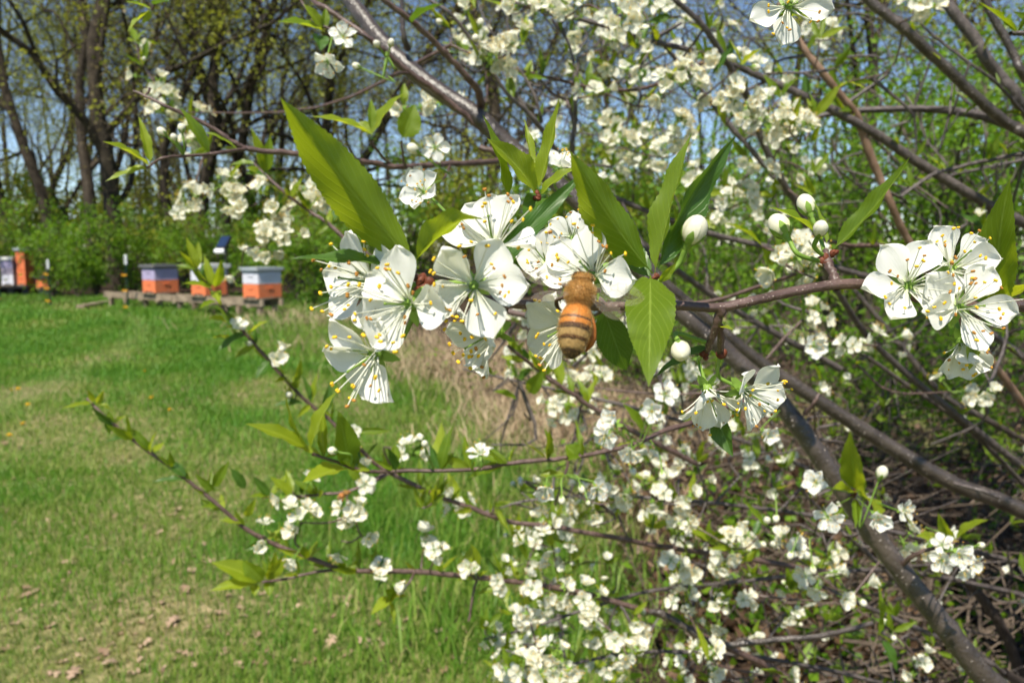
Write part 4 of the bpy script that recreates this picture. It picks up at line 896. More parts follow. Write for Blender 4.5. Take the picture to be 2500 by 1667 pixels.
# ---- flowers seen up close
def hero(px, py, d, f, ang, tilt=18, R=1.0, node=None, nst=23, indiv=True, curl=(), seed=None, jit=13):
    R *= .90; tilt = [a_ + 2 for a_ in tilt] if isinstance(tilt, list) else tilt + 2
    r = np.random.default_rng(int(px * 7 + py)); c = P(px, py, d); M = at(basis(cv(*f), RT), c); M[:3, :3] *= R
    fo = A.part('flower', CUP, M)
    for k, a in enumerate(ang):
        pm = rot('z', math.radians(a - 90 + r.uniform(-4, 4))) @ rot('x', math.radians((tilt[k] if isinstance(tilt, (list, tuple)) else tilt) + r.uniform(-jit, jit))) @ rot('y', r.uniform(-.38, .38))
        pm[:3, 3] = pm[:3, :3] @ np.array((0, .0011, .0002))
        obj('petal', PETALS_CURL[k % 4] if k in curl else PETALS[r.integers(12)], fo, pm)
    if indiv:
        for k in range(nst):
            z = rot('z', 6.283 * (k + r.uniform(-.7, .7)) / nst) @ rot('x', r.uniform(-.3, .3)); s_ = r.uniform(.8, 1.12); z[:3, :3] *= s_
            obj('stamen', STAM[r.integers(10)], fo, z)
    else:
        mb = MB()
        for k in range(nst): stamen_geo(mb, r.uniform(.006, .0105), r.uniform(.15, .8), 6.283 * (k + r.uniform(-.3, .3)) / nst, r.uniform(-.4, .7), 4, 5, .00042, .00011, (0, 1 if r.random() < .7 else 2))
        tag(obj('stamens', mb.mesh('stamens', [M_FIL, M_ANTHER, M_ANTHER2]), fo), kind='stuff')
    if node is not None:
        b = c - cv(*f) * .0030 * R; n = P(*node); mid = b - cv(*f) * min(.006, np.linalg.norm(b - n) * .5)
        mb = MB(); mb.tube(smooth(np.array([b, mid, n]), 6), np.linspace(.00050, .00042, 13), 8, 0); A.part('flower_stalk', mb.mesh('flower_stalk', M_CALYX))
N1 = (1040, 690, .145)
hero(998, 742, .134, (-.45, -.05, .9), [98, 148, 197, 240, 355], 16, 1.0, N1)
hero(908, 690, .142, (-.68, .05, .72), [95, 165, 220, 290, 25], 20, 1.0, N1)
hero(912, 866, .139, (-.5, -.38, .78), [135, 182, 255, 65, 330], 14, 1.0, N1, 15)
hero(1157, 697, .133, (0, -.12, 1), [128, 58, 198, 3, 288], 14, .97, N1)
hero(1205, 602, .143, (-.15, .62, .75), [85, 42, 165, 335, 125], 26, 1.0, (1120, 716, .148))
hero(1205, 812, .153, (-.78, -.42, .42), [255, 300, 190, 120, 30], 30, .95, (1215, 800, .156), 22, False)
hero(1036, 470, .26, (-.3, .15, .95), [115, 35, 190, 262, 330], 20, .85, (1130, 560, .19), 14, False)
hero(1446, 673, .146, (-.42, .25, .86), [82, 142, 174, 340, 250], 18, 1.0, (1400, 747, .156))
hero(1398, 583, .235, (0, .3, .95), [86, 150, 28, 215, 322], 22, .9, (1400, 640, .235), 15, False)
hero(1338, 646, .19, (-.5, .45, .7), [60, 130, 190, 260, 330], 48, .9, (1400, 640, .235), 18, False)
hero(1388, 795, .150, (-.62, -.3, .72), [150, 178, 215, 258, 90], 18, .95, (1400, 749, .156), 16)
hero(2217, 697, .163, (-.12, .1, 1), [184, 122, 62, 322, 232], 14, 1.0, (2255, 730, .176), 20, True, (4,))
hero(2324, 653, .167, (0, .38, .92), [118, 37, 171, 349, 247], 22, .98, (2265, 732, .177), 22, True, (3,))
hero(2343, 750, .160, (.05, -.02, 1), [191, 52, 356, 288, 141], 12, 1.02, (2275, 733, .177), 20)
hero(2347, 838, .178, (-.05, -.86, .5), [200, 250, 300, 350, 100], 40, .85, (2290, 738, .178), 14, False)
hero(1927, 16, .185, (-.12, -.3, .95), [202, 262, 352, 60, 130], 14, 1.0, (1945, -50, .21), 18)
hero(1727, 952, .195, (.12, -.82, .55), [205, 250, 300, 15, 120], 38, 1.0, (1722, 868, .17), 16)
hero(1818, 955, .188, (.5, -.38, .78), [48, 352, 250, 305, 130], 24, 1.0, (1757, 868, .173), 20)
# flowers at arm's length, still with petals of their own
for i, (px, py, d, f, R, nd_) in enumerate(((1062, 362, .47, (.05, 0, 1), .95, (1075, 402, .53)), (1020, 440, .48, (-.5, .2, .8), 1, (1080, 440, .53)), (1370, 410, .33, (.25, .8, .5), .95, (1395, 480, .36)),
        (1590, 1002, .49, (-.1, -.1, 1), 1, (1560, 1078, .52)), (1622, 962, .5, (.1, .4, .9), 1, (1570, 1074, .52)), (1500, 1035, .45, (-.7, .2, .6), 1.05, (1545, 1082, .515)), (1480, 1062, .47, (-.5, -.3, .8), .9, (1545, 1082, .515)),
        (1333, 1190, .47, (-.2, -.6, .75), .9, (1378, 1160, .49)), (1458, 1190, .48, (.3, -.3, .9), .9, (1378, 1160, .49)), (1995, 1180, .5, (-.6, .3, .7), 1.05, (2085, 1205, .585)), (2020, 1262, .5, (-.1, -.1, 1), 1.1, (2085, 1210, .585)),
        (2140, 1262, .5, (0, -.25, .95), 1.1, (2090, 1212, .585)), (2205, 1245, .53, (.3, .1, .95), .9, (2095, 1208, .585)), (2340, 1352, .5, (.1, -.1, 1), 1.05, (2330, 1328, .57)), (2300, 1365, .52, (-.5, -.2, .8), 1, (2310, 1330, .57)),
        (2365, 1375, .53, (.5, -.3, .8), 1, (2345, 1328, .565)), (2300, 1330, .54, (-.3, .6, .7), .9, (2320, 1330, .57)), (1872, 1058, .52, (.1, -.3, .95), .95, (1905, 1000, .58)), (1172, 1108, .46, (-.2, .8, .5), .9, (1165, 1146, .48)),
        (800, 150, .44, (.1, -.7, .6), 1, (815, 75, .5)), (838, 92, .46, (.2, .1, .95), .95, (815, 75, .5)), (1985, 845, .52, (0, -.1, 1), 1.05, (1960, 800, .6)), (1540, 1100, .49, (-.2, -.6, .7), .9, (1560, 1080, .52)), (2350, 1385, .55, (0, -.7, .7), .9, (2330, 1328, .57)))):
    hero(px, py, d, f, [k * 72 + (i * 37) % 72 for k in range(5)], [14, 34, 22, 30, 18, 40][i % 6], R, nd_, 15, False)
# buds up close
def hbud(px, py, d, f, R, node, stalk=True):
    c = P(px, py, d); M = at(basis(cv(*f), RT), c); R *= .74; M[:3, :3] *= R; A.part('bud', BUDS_H[0], M)
    b = c - cv(*f) * .0032 * 1.8 * R; n = P(*node); mid = b - cv(*f) * np.linalg.norm(b - n) * .4
    mb = MB(); mb.tube(smooth(np.array([b, mid, n]), 6), np.linspace(.00055, .00045, 13), 8, 0); A.part('flower_stalk', mb.mesh('flower_stalk', M_CALYX))
for b_ in ((1695, 562, .150, (.35, .85, .35), .95, (1604, 690, .152)), (1662, 856, .158, (-.05, -.5, .85), .80, (1722, 835, .166)), (1903, 552, .172, (-.35, .8, -.45), .95, (2012, 640, .173)), (1968, 500, .185, (-.25, .9, -.3), .85, (2014, 625, .174)),
           (2003, 558, .165, (-.1, .55, .8), .62, (2018, 630, .173)), (2153, 1153, .5, (.2, .9, .3), 1.45, (2110, 1200, .58)), (1008, 364, .46, (-.6, .3, .7), 1.3, (1060, 402, .53)),
           (395, 322, .4, (-.6, .6, .5), .85, (448, 380, .41)), (425, 336, .4, (-.2, .6, .75), .7, (448, 380, .41)), (443, 313, .4, (-.05, .95, .3), .75, (449, 380, .41)), (1026, 1068, .46, (-.4, .9, .2), .85, (1058, 1148, .475)), (1037, 1083, .455, (0, .6, .8), .8, (1060, 1148, .475)),
           (812, 1100, .44, (-.9, .3, .4), .9, (855, 1142, .455)), (1372, 1220, .47, (0, -.9, .4), .85, (1380, 1160, .49)), (1420, 1193, .48, (.3, -.8, .4), .85, (1380, 1160, .49)), (1436, 1226, .5, (.3, -.9, .3), .6, (1380, 1160, .49)),
           (920, 108, .5, (-.3, .3, .9), .9, (942, 128, .555)), (955, 105, .5, (.3, .6, .7), .9, (944, 128, .555)), (870, 162, .5, (-.9, .3, .3), .9, (948, 186, .55)), (1645, 972, .5, (.5, .4, .7), .85, (1585, 1068, .525)), (2070, 1145, .55, (-.4, .6, .6), .01, (2090, 1200, .585)),
           (1618, 1160, .5, (.1, -.9, .3), 1.0, (1588, 1075, .52)), (1545, 1150, .5, (.3, -.7, .6), .9, (1570, 1078, .52)), (2395, 1330, .52, (.8, .3, .4), .8, (2375, 1328, .56)), (1895, 1265, .62, (-.3, -.6, .7), 1.1, (1985, 1290, .66)), (1930, 1355, .62, (-.5, -.6, .5), 1.1, (1990, 1300, .66)), (1985, 1390, .62, (0, -.9, .3), 1.1, (1992, 1310, .66))):
    if b_[4] > .1: hbud(*b_)
A.branch([(1988, 1300, .66), (2030, 1230, .63), (2075, 1210, .6)], [7, 8], M_TWIG, 7, 'twig')
# brown bud scales where leaves and flowers sprout
for (px, py, d, r_) in ((1035, 688, .143, 22), (1757, 866, .172, 13), (2018, 632, .172, 15), (2030, 615, .174, 11), (1722, 866, .169, 10), (2085, 1207, .585, 9), (1600, 672, .15, 9), (1312, 478, .203, 8)):
    for k in range(4):
        c = P(px + random.gauss(0, r_ * .5), py + random.gauss(0, r_ * .5), d); rr = r_ * d / FPX
        mb = MB(); mb.ball(c, (rr * .75, rr * .55, rr * .95), 0, 8, 6, rand_rot()); A.part('bud_scale', mb.mesh('bud_scale', M_SCALE))
# leaves up close: base, tip, normal, width, bend, fold, twist, material
def hleaf(b, t, n, wpx, bend=.1, fold=.35, twist=0.0, mat=None, nt=40, serr=.036, ripple=.022):
    B_, T_ = P(*b), P(*t); d = (b[2] + t[2]) / 2; mb = MB()
    leaf_geo(mb, B_, T_, cv(*n), wpx * d / FPX, bend, fold, nt, 4, serr, ripple, twist, seed=int(b[0]) % 7); A.part('leaf', mb.mesh('leaf', mat or M_LEAF))
hleaf((1022, 655, .140), (684, 238, .113), (-.72, .55, -.5), 168, .13, .62, .25, M_LEAF, 52)
hleaf((1012, 640, .138), (1182, 538, .118), (-.2, .8, -.55), 88, .22, .6, .2, M_LEAF)
hleaf((1030, 668, .142), (708, 632, .132), (0, .75, .55), 62, .08, .5, .2, M_LEAFD)
hleaf((1150, 700, .15), (1440, 408, .165), (.55, .5, .6), 62, -.12, .5, .2, M_LEAFD)
hleaf((1312, 478, .205), (1188, 338, .19), (-.4, .5, .75), 88, .1, .45, .2, M_LEAFB)
hleaf((1312, 470, .205), (1366, 238, .20), (-.6, .1, .8), 52, -.06, .7, 0, M_LEAFB)
hleaf((1306, 480, .207), (1278, 285, .21), (.5, .1, .85), 34, .05, .7, 0, M_LEAFB)
hleaf((1240, 500, .2), (1178, 280, .19), (.8, .1, .5), 52, .08, .5, .2, M_LEAF)
hleaf((1316, 480, .204), (1420, 405, .2), (.2, .7, .6), 42, .15, .4, 0, M_LEAFB)
hleaf((1320, 470, .208), (1280, 560, .195), (0, .4, .9), 60, .1, .4, 0, M_LEAFD)
hleaf((1594, 668, .150), (1392, 368, .128), (-.62, .42, -.55), 125, .10, .45, .15, M_LEAF, 48)
hleaf((1598, 672, .152), (1690, 322, .150), (-.75, .0, .55), 92, .03, .75, 0, M_LEAF, 44)
hleaf((1602, 668, .151), (1798, 330, .150), (.62, -.2, .65), 104, -.13, .55, .25, M_LEAFD, 48)
hleaf((1592, 682, .150), (1462, 583, .160), (-.1, .75, .65), 84, .1, .35, 0, M_LEAFD, 40)
hleaf((1588, 672, .149), (1584, 945, .126), (-.12, .55, .85), 128, .12, .16, 0, M_LEAF, 56, .022)
hleaf((1600, 690, .156), (1490, 720, .165), (.1, .8, .5), 48, .1, .5, 0, M_LEAF)
hleaf((1470, 745, .158), (1530, 905, .17), (-.3, .3, .85), 90, .1, .3, .2, M_LEAFD)
hleaf((1606, 690, .152), (1652, 640, .15), (.5, .4, .7), 26, .1, .4, 0, M_LEAFB)
hleaf((2030, 612, .174), (2222, 383, .165), (-.55, .45, .65), 62, -.14, .65, .2, M_LEAF, 44)
hleaf((2010, 590, .172), (1872, 505, .165), (.2, .8, .55), 46, .12, .5, 0, M_LEAF, 40)
hleaf((2018, 600, .176), (1985, 490, .18), (.6, .2, .7), 30, .05, .5, 0, M_LEAF)
hleaf((2440, 760, .184), (2466, 436, .165), (-.7, .2, .65), 120, .16, .5, -.3, M_LEAF, 48)
hleaf((2430, 750, .184), (2540, 690, .17), (.0, .8, .6), 90, .1, .3, 0, M_LEAFB, 44)
hleaf((2350, 790, .18), (2365, 905, .172), (.4, .1, .9), 70, .1, .35, 0, M_LEAF, 40)
hleaf((1735, 845, .168), (1600, 920, .17), (0, .8, .5), 42, .1, .5, 0, M_LEAFD)
hleaf((1745, 1000, .2), (1790, 1115, .195), (-.6, .2, .7), 62, .1, .45, 0, M_LEAFD)
hleaf((1740, 800, .165), (1792, 806, .16), (.2, .8, .5), 26, .1, .4, 0, M_LEAFB)
for (bx, by, bd, tx, ty, td, w_, n_, mt) in (
        (757, 1098, .44, 598, 1034, .42, 42, (.1, .75, .6), M_LEAFB), (757, 1098, .44, 698, 962, .42, 34, (-.7, .2, .7), M_LEAFB), (757, 1098, .44, 822, 955, .43, 48, (-.6, .3, .7), M_LEAFB), (850, 1142, .455, 826, 1002, .44, 62, (.5, .2, .8), M_LEAF), (850, 1144, .455, 738, 1178, .43, 56, (-.1, .85, .5), M_LEAFB), (852, 1146, .455, 905, 1150, .46, 36, (0, .8, .6), M_LEAFB), (856, 1144, .455, 870, 1085, .46, 30, (.6, .1, .8), M_LEAFD),
        (368, 408, .40, 250, 346, .38, 44, (-.2, .7, .7), M_LEAFB), (366, 404, .40, 338, 284, .40, 24, (.8, 0, .6), M_LEAFB), (364, 412, .40, 256, 444, .39, 22, (.1, .8, .6), M_LEAFB), (360, 410, .4, 300, 420, .4, 18, (.1, .8, .6), M_LEAFB),
        (520, 700, .70, 462, 616, .68, 16, (-.6, .3, .7), M_LEAFB), (522, 702, .70, 498, 622, .7, 20, (.3, .2, .9), M_LEAFB), (524, 702, .70, 540, 632, .68, 26, (.6, .2, .7), M_LEAF), (522, 706, .70, 446, 692, .68, 24, (0, .8, .6), M_LEAFB), (524, 710, .71, 534, 740, .69, 26, (.2, .5, .8), M_LEAFB), (530, 735, .72, 486, 755, .7, 20, (0, .8, .6), M_LEAF),
        (560, 790, .73, 508, 778, .71, 28, (0, .7, .7), M_LEAFB), (600, 812, .74, 530, 860, .73, 26, (0, .8, .5), M_LEAFD), (610, 815, .74, 655, 785, .72, 26, (.2, .7, .7), M_LEAFB), (660, 880, .75, 625, 925, .74, 22, (0, .7, .6), M_LEAFD), (720, 935, .76, 735, 872, .75, 18, (.6, .2, .7), M_LEAF), (745, 985, .77, 668, 990, .76, 22, (0, .8, .5), M_LEAFD), (790, 1010, .78, 805, 935, .78, 26, (.6, .2, .7), M_LEAFD),
        (232, 985, .70, 150, 998, .68, 16, (0, .8, .6), M_LEAFB), (228, 982, .70, 213, 950, .69, 14, (.4, .4, .8), M_LEAFB), (236, 985, .70, 254, 952, .69, 16, (.6, .3, .7), M_LEAFB), (240, 992, .70, 268, 990, .7, 14, (.1, .8, .6), M_LEAFB), (258, 1018, .70, 268, 1060, .71, 20, (.6, .2, .7), M_LEAFD), (310, 1070, .71, 258, 1078, .7, 14, (0, .8, .5), M_LEAFD), (455, 1172, .72, 372, 1176, .71, 18, (0, .8, .5), M_LEAFD), (455, 1165, .72, 405, 1120, .72, 24, (-.2, .7, .5), M_LEAFD), (520, 1190, .73, 560, 1125, .72, 24, (.4, .4, .7), M_LEAF), (525, 1200, .73, 475, 1155, .72, 20, (-.3, .5, .7), M_LEAF), (545, 1238, .735, 490, 1238, .72, 18, (0, .8, .5), M_LEAF), (600, 1275, .74, 535, 1270, .73, 24, (0, .8, .6), M_LEAFB), (598, 1262, .74, 625, 1215, .73, 20, (.5, .4, .7), M_LEAFB),
        (640, 1420, .74, 515, 1372, .72, 50, (0, .75, .65), M_LEAFB), (640, 1420, .74, 512, 1442, .72, 34, (.1, .8, .5), M_LEAFB), (644, 1418, .74, 590, 1365, .73, 42, (-.3, .6, .7), M_LEAF), (650, 1415, .74, 700, 1350, .73, 32, (.6, .3, .7), M_LEAFB), (655, 1415, .74, 672, 1345, .73, 26, (.7, .1, .7), M_LEAFB), (660, 1412, .75, 658, 1455, .74, 26, (0, .4, .9), M_LEAF), (620, 1425, .74, 622, 1455, .73, 22, (.3, .4, .8), M_LEAFB),
        (600, 1195, .77, 560, 1140, .76, 24, (.5, .3, .7), M_LEAFD), (735, 1208, .77, 745, 1165, .77, 22, (.7, .2, .7), M_LEAFD), (965, 1455, .78, 905, 1500, .76, 30, (-.2, .7, .6), M_LEAFB), (960, 1455, .78, 940, 1440, .77, 36, (.3, .5, .8), M_LEAF), (945, 1460, .78, 995, 1455, .77, 26, (.2, .8, .5), M_LEAFB), (952, 1465, .78, 962, 1525, .77, 14, (.6, .3, .7), M_LEAFB),
        (640, 430, .74, 600, 410, .73, 26, (0, .7, .7), M_LEAFB), (645, 425, .74, 612, 310, .72, 26, (.7, .1, .7), M_LEAFB), (645, 425, .74, 660, 330, .73, 30, (.5, .2, .8), M_LEAF), (655, 432, .74, 600, 425, .73, 40, (0, .8, .5), M_LEAFD), (625, 400, .74, 560, 405, .74, 22, (0, .8, .6), M_LEAF),
        (372, 25, .48, 305, 5, .47, 22, (0, .8, .5), M_LEAF), (372, 25, .48, 312, 80, .47, 26, (-.6, .3, .7), M_LEAFB), (375, 15, .48, 415, 5, .47, 30, (0, .8, .5), M_LEAFD), (370, 28, .48, 345, 60, .48, 14, (.7, .2, .7), M_LEAFB),
        (792, 78, .5, 676, 55, .48, 44, (0, .75, .6), M_LEAF), (788, 75, .5, 740, 10, .49, 30, (.6, .3, .7), M_LEAFB), (780, 85, .5, 782, 125, .49, 40, (.4, .2, .9), M_LEAFD), (790, 70, .5, 795, 20, .5, 22, (.6, .3, .7), M_LEAF),
        (1000, 60, .54, 1085, 10, .52, 46, (.1, .8, .55), M_LEAFD), (905, 335, .46, 985, 228, .45, 44, (-.5, .3, .7), M_LEAFB), (980, 340, .46, 1012, 255, .46, 60, (.6, .2, .8), M_LEAF), (905, 320, .44, 905, 240, .44, 22, (.6, .2, .8), M_LEAF), (910, 330, .45, 870, 300, .45, 40, (.2, .6, .7), M_LEAFB), (910, 330, .45, 760, 285, .43, 40, (0, .8, .5), M_LEAFB),
        (2092, 1200, .585, 2076, 1050, .55, 56, (-.5, .2, .8), M_LEAFB), (2096, 1205, .585, 2140, 1268, .52, 62, (.2, .5, .8), M_LEAFB), (2085, 1200, .585, 2030, 1195, .56, 36, (0, .8, .6), M_LEAFB), (2330, 1320, .56, 2415, 1268, .54, 44, (.2, .75, .6), M_LEAFB), (2325, 1322, .565, 2290, 1250, .55, 30, (-.6, .3, .7), M_LEAFB), (2300, 1330, .57, 2235, 1308, .55, 36, (0, .8, .6), M_LEAFB), (2088, 1215, .585, 2088, 1290, .56, 22, (0, .8, .6), M_LEAF),
        (2140, 1560, .6, 2142, 1420, .6, 30, (.7, .1, .7), M_LEAF), (2150, 1560, .6, 2190, 1640, .6, 32, (.4, .3, .8), M_LEAFD), (1290, 960, .68, 1330, 900, .66, 36, (.3, .5, .8), M_LEAF), (1262, 975, .68, 1205, 955, .67, 24, (0, .8, .6), M_LEAF), (1570, 1050, .52, 1520, 985, .51, 26, (.6, .2, .7), M_LEAF), (1408, 1118, .5, 1380, 1085, .5, 44, (.2, .6, .8), M_LEAF), (1315, 1160, .5, 1390, 1165, .5, 28, (0, .8, .6), M_LEAFB)):
    hleaf((bx, by, bd), (tx, ty, td), n_, w_ * 1.15, .1, .4, .2, mt, 16, .04)
A.branch([(905, 345, .47), (940, 390, .49), (960, 405, .5)], [7, 9], M_TWIG, 7, 'twig'); A.branch([(980, 345, .47), (985, 390, .49), (990, 405, .5)], [6, 8], M_TWIG, 7, 'twig')

# ---- sprays of blossom, traced from the photograph: px, py, depth, flowers, leaves, buds
for c in ((545, 2, .5, 3, 2, 0), (640, 8, .52, 4, 2, 0), (400, 275, 1.0, 7, 3, 1), (390, 215, 1.05, 4, 3, 1), (470, 300, 1.0, 4, 2, 1), (350, 160, 1.05, 1, 5, 1), (480, 350, .98, 4, 2, 0), (330, 100, 1.1, 1, 5, 0), (425, 240, 1.0, 3, 2, 0), (505, 365, .95, 3, 3, 0), (470, 525, .95, 5, 2, 1), (430, 530, .95, 3, 1, 0), (555, 455, .9, 5, 2, 0), (560, 495, .9, 5, 2, 0), (610, 505, .9, 5, 1, 1), (650, 480, .9, 4, 2, 0), (690, 520, .9, 4, 1, 0), (780, 455, .85, 5, 1, 0), (775, 490, .85, 4, 1, 0), (735, 535, .85, 4, 1, 0), (650, 603, .9, 5, 1, 0), (695, 592, .9, 5, 1, 0), (730, 575, .9, 3, 2, 0), (590, 650, .95, 3, 0, 0), (660, 620, .9, 2, 0, 0), (800, 520, .85, 3, 2, 0),
          (1000, 1115, .72, 3, 1, 0), (885, 1180, .78, 3, 1, 1), (872, 1260, .74, 4, 0, 1), (890, 1315, .76, 5, 0, 0), (835, 1320, .76, 2, 0, 0), (735, 1275, .72, 3, 0, 0), (735, 1340, .72, 4, 0, 0), (648, 1308, .74, 2, 0, 0), (715, 1200, .75, 2, 1, 0), (1080, 1335, .76, 3, 0, 0), (1035, 1335, .8, 2, 0, 0), (925, 1432, .76, 3, 1, 0), (1172, 1380, .8, 2, 1, 0), (680, 880, .76, 2, 1, 1), (575, 825, .74, 1, 2, 1), (712, 980, .77, 0, 2, 1), (870, 1055, .8, 3, 1, 0), (880, 1075, .78, 2, 0, 0), (1060, 1220, .8, 0, 4, 0), (1205, 1235, .82, 0, 4, 0), (1030, 1240, .8, 0, 5, 0), (1125, 1245, .85, 4, 0, 0), (1120, 1215, .85, 2, 1, 0), (1230, 1430, .82, 2, 2, 0), (1350, 1290, .84, 1, 5, 0), (1310, 1320, .85, 3, 0, 0), (1590, 1290, .86, 0, 5, 0), (1730, 1320, .88, 0, 6, 0), (1820, 1370, .9, 0, 6, 0), (1900, 610, .52, 4, 2, 0), (1950, 640, .54, 4, 0, 1), (1860, 600, .52, 2, 2, 0), (1990, 680, .5, 3, 0, 0)):
    if c[0] < 820 and c[1] < 700 and c[2] > .8: B.cluster(*c)
    else: A.cluster(*c)
for c in ((1050, 288, .72, 4, 1, 0), (985, 258, .72, 3, 2, 0), (1180, 165, .76, 4, 1, 0), (1215, 155, .78, 3, 0, 0), (1225, 120, .76, 3, 0, 0), (1275, 110, .72, 4, 3, 0), (1290, 135, .75, 3, 0, 0), (1325, 35, .78, 5, 1, 0), (1295, 10, .8, 5, 1, 0), (1160, 22, .78, 3, 1, 0), (1100, 70, .8, 0, 1, 1), (1168, 92, .75, 0, 1, 2), (1240, 30, .8, 4, 1, 0), (1415, 20, .74, 5, 1, 0), (1380, 20, .8, 4, 1, 0), (1520, 62, .7, 5, 0, 0), (1535, 20, .74, 5, 1, 0), (1555, 120, .72, 1, 2, 4), (1500, 100, .8, 2, 1, 2), (1490, 170, .82, 4, 2, 0), (1480, 230, .8, 4, 2, 0), (1400, 75, .85, 4, 1, 0), (1620, 15, .85, 4, 1, 1), (1640, 40, .85, 4, 1, 0), (1590, 150, .88, 2, 2, 0), (1660, 210, .78, 5, 0, 0), (1630, 200, .8, 4, 1, 0), (1740, 180, .82, 4, 1, 0), (1700, 245, .78, 5, 0, 0), (1810, 160, .72, 1, 2, 5), (1800, 270, .74, 5, 1, 0), (1830, 285, .74, 5, 0, 0), (1770, 310, .76, 4, 1, 0), (1840, 320, .76, 4, 0, 0), (1905, 240, .78, 3, 3, 0), (1930, 310, .74, 5, 2, 0), (1950, 345, .76, 5, 0, 0), (1910, 330, .78, 4, 0, 0), (1965, 330, .78, 3, 0, 0),
          (1640, 335, .85, 5, 1, 0), (1690, 350, .85, 5, 1, 0), (1610, 385, .9, 4, 1, 0), (1480, 350, .95, 4, 2, 1), (1540, 360, .95, 4, 2, 0), (1500, 300, 1.0, 4, 2, 0), (1830, 475, .8, 4, 1, 0), (1800, 500, .82, 4, 2, 0), (1760, 510, .85, 3, 2, 0), (1985, 430, .85, 2, 2, 1), (1990, 475, .9, 0, 4, 0), (2255, 20, .72, 5, 0, 0), (2230, 35, .72, 3, 0, 0), (1990, 285, .8, 0, 5, 0), (2070, 200, .85, 0, 5, 0), (2000, 95, .9, 0, 3, 0), (2405, 560, .9, 2, 3, 0), (1890, 480, .95, 0, 5, 0), (1770, 470, 1.0, 1, 4, 0), (1560, 250, .95, 3, 2, 0)):
    B.cluster(*c)
for c in ((1960, 780, .8, 4, 1, 1), (2000, 770, .82, 3, 1, 0), (1985, 845, .8, 2, 0, 0), (2108, 840, .75, 2, 0, 0), (2165, 838, .75, 2, 0, 0), (2092, 890, .78, 3, 1, 0), (2345, 955, .8, 3, 0, 0), (2405, 965, .8, 4, 0, 0), (1265, 925, .85, 4, 3, 0), (1370, 955, .85, 4, 1, 0), (1450, 945, .85, 4, 1, 0), (1410, 1000, .9, 3, 1, 0), (1470, 905, .9, 4, 1, 0), (1440, 860, 1.0, 4, 1, 0), (1260, 790, 1.0, 4, 1, 0), (1350, 1000, .95, 3, 1, 0), (1290, 1370, .82, 4, 2, 2), (1350, 1335, .85, 4, 1, 1), (1400, 1370, .9, 3, 2, 1), (1285, 1480, .8, 5, 1, 0), (1340, 1445, .82, 4, 0, 0), (1395, 1450, .85, 4, 1, 0), (1300, 1540, .82, 4, 2, 0), (1460, 1510, .82, 5, 1, 0), (1440, 1480, .85, 3, 0, 0), (1380, 1622, .72, 6, 1, 0), (1340, 1640, .72, 4, 0, 0), (1265, 1640, .74, 5, 1, 0), (1530, 1600, .8, 5, 1, 1), (1560, 1560, .85, 4, 1, 0), (1575, 1195, .82, 5, 1, 0), (1605, 1170, .85, 3, 1, 0), (1640, 1225, .82, 4, 1, 0), (1690, 1215, .85, 3, 1, 0), (1650, 1310, .85, 4, 1, 1), (1790, 1340, .82, 5, 1, 0), (1780, 1385, .85, 4, 1, 0), (1840, 1310, .85, 3, 1, 1), (1650, 1405, .82, 4, 1, 0), (1690, 1400, .85, 3, 0, 0), (1670, 1480, .85, 4, 1, 1), (1545, 1500, .85, 4, 1, 1), (1820, 1478, .8, 3, 0, 0), (1730, 1612, .8, 3, 1, 0), (1735, 1620, .85, 2, 0, 0), (2085, 1450, .72, 3, 0, 1), (2060, 1470, .75, 1, 0, 0), (1965, 1375, .72, 3, 0, 1), (1870, 1285, .8, 3, 1, 2), (1900, 1330, .75, 3, 0, 1), (2230, 1290, .7, 3, 1, 0), (2300, 1300, .68, 3, 0, 0), (2180, 1540, .9, 0, 2, 2), (1920, 1650, .9, 2, 1, 0), (2260, 1650, .9, 4, 1, 0), (1580, 1130, .9, 3, 1, 0), (1700, 1130, .95, 3, 3, 0), (1480, 1180, .95, 3, 2, 0), (1270, 1200, .9, 2, 1, 3), (1420, 1270, .95, 3, 1, 0)):
    D.cluster(*c)
# ---- looser growth behind: more of the same, at random along the branches
def inreg(poly):
    while True:
        x = random.uniform(min(p[0] for p in poly), max(p[0] for p in poly)); y = random.uniform(min(p[1] for p in poly), max(p[1] for p in poly)); k = False
        for (x0, y0), (x1, y1) in zip(poly, poly[1:] + poly[:1]):
            if (y0 > y) != (y1 > y) and x < (x1 - x0) * (y - y0) / (y1 - y0) + x0: k = not k
        if k: return x, y
for k in range(66):
    x, y = inreg([(1050, -40), (2050, -40), (2030, 420), (1880, 560), (1600, 600), (1420, 470), (1180, 330)]); d = random.uniform(.95, 1.7); B.cluster(x, y, d, random.choice((2, 3, 4, 4)), random.choice((1, 2, 3)), random.choice((0, 0, 1)), 24, False)
for k in range(80):
    x, y = inreg([(1230, 1300), (1500, 1080), (1900, 1100), (2000, 1250), (2060, 1500), (1900, 1690), (1150, 1690)]); d = random.uniform(.95, 1.5); D.cluster(x, y, d, random.choice((1, 2, 3, 3)), random.choice((3, 5, 6)), random.choice((0, 0, 1)), 24, False)
for k in range(60):
    x, y = inreg([(1250, 770), (1620, 700), (1900, 700), (2050, 800), (2000, 1150), (1500, 1120), (1250, 980)]); d = random.uniform(.95, 1.6); D.cluster(x, y, d, random.choice((1, 2, 3)), random.choice((2, 3, 4)), 0, 24, False)
for k in range(45):
    x, y = inreg([(2050, 700), (2520, 720), (2520, 1690), (2100, 1690), (1950, 1250)]); d = random.uniform(1.1, 1.8); D.cluster(x, y, d, random.choice((0, 0, 1, 1)), random.choice((2, 3, 4)), 0, 24, False)
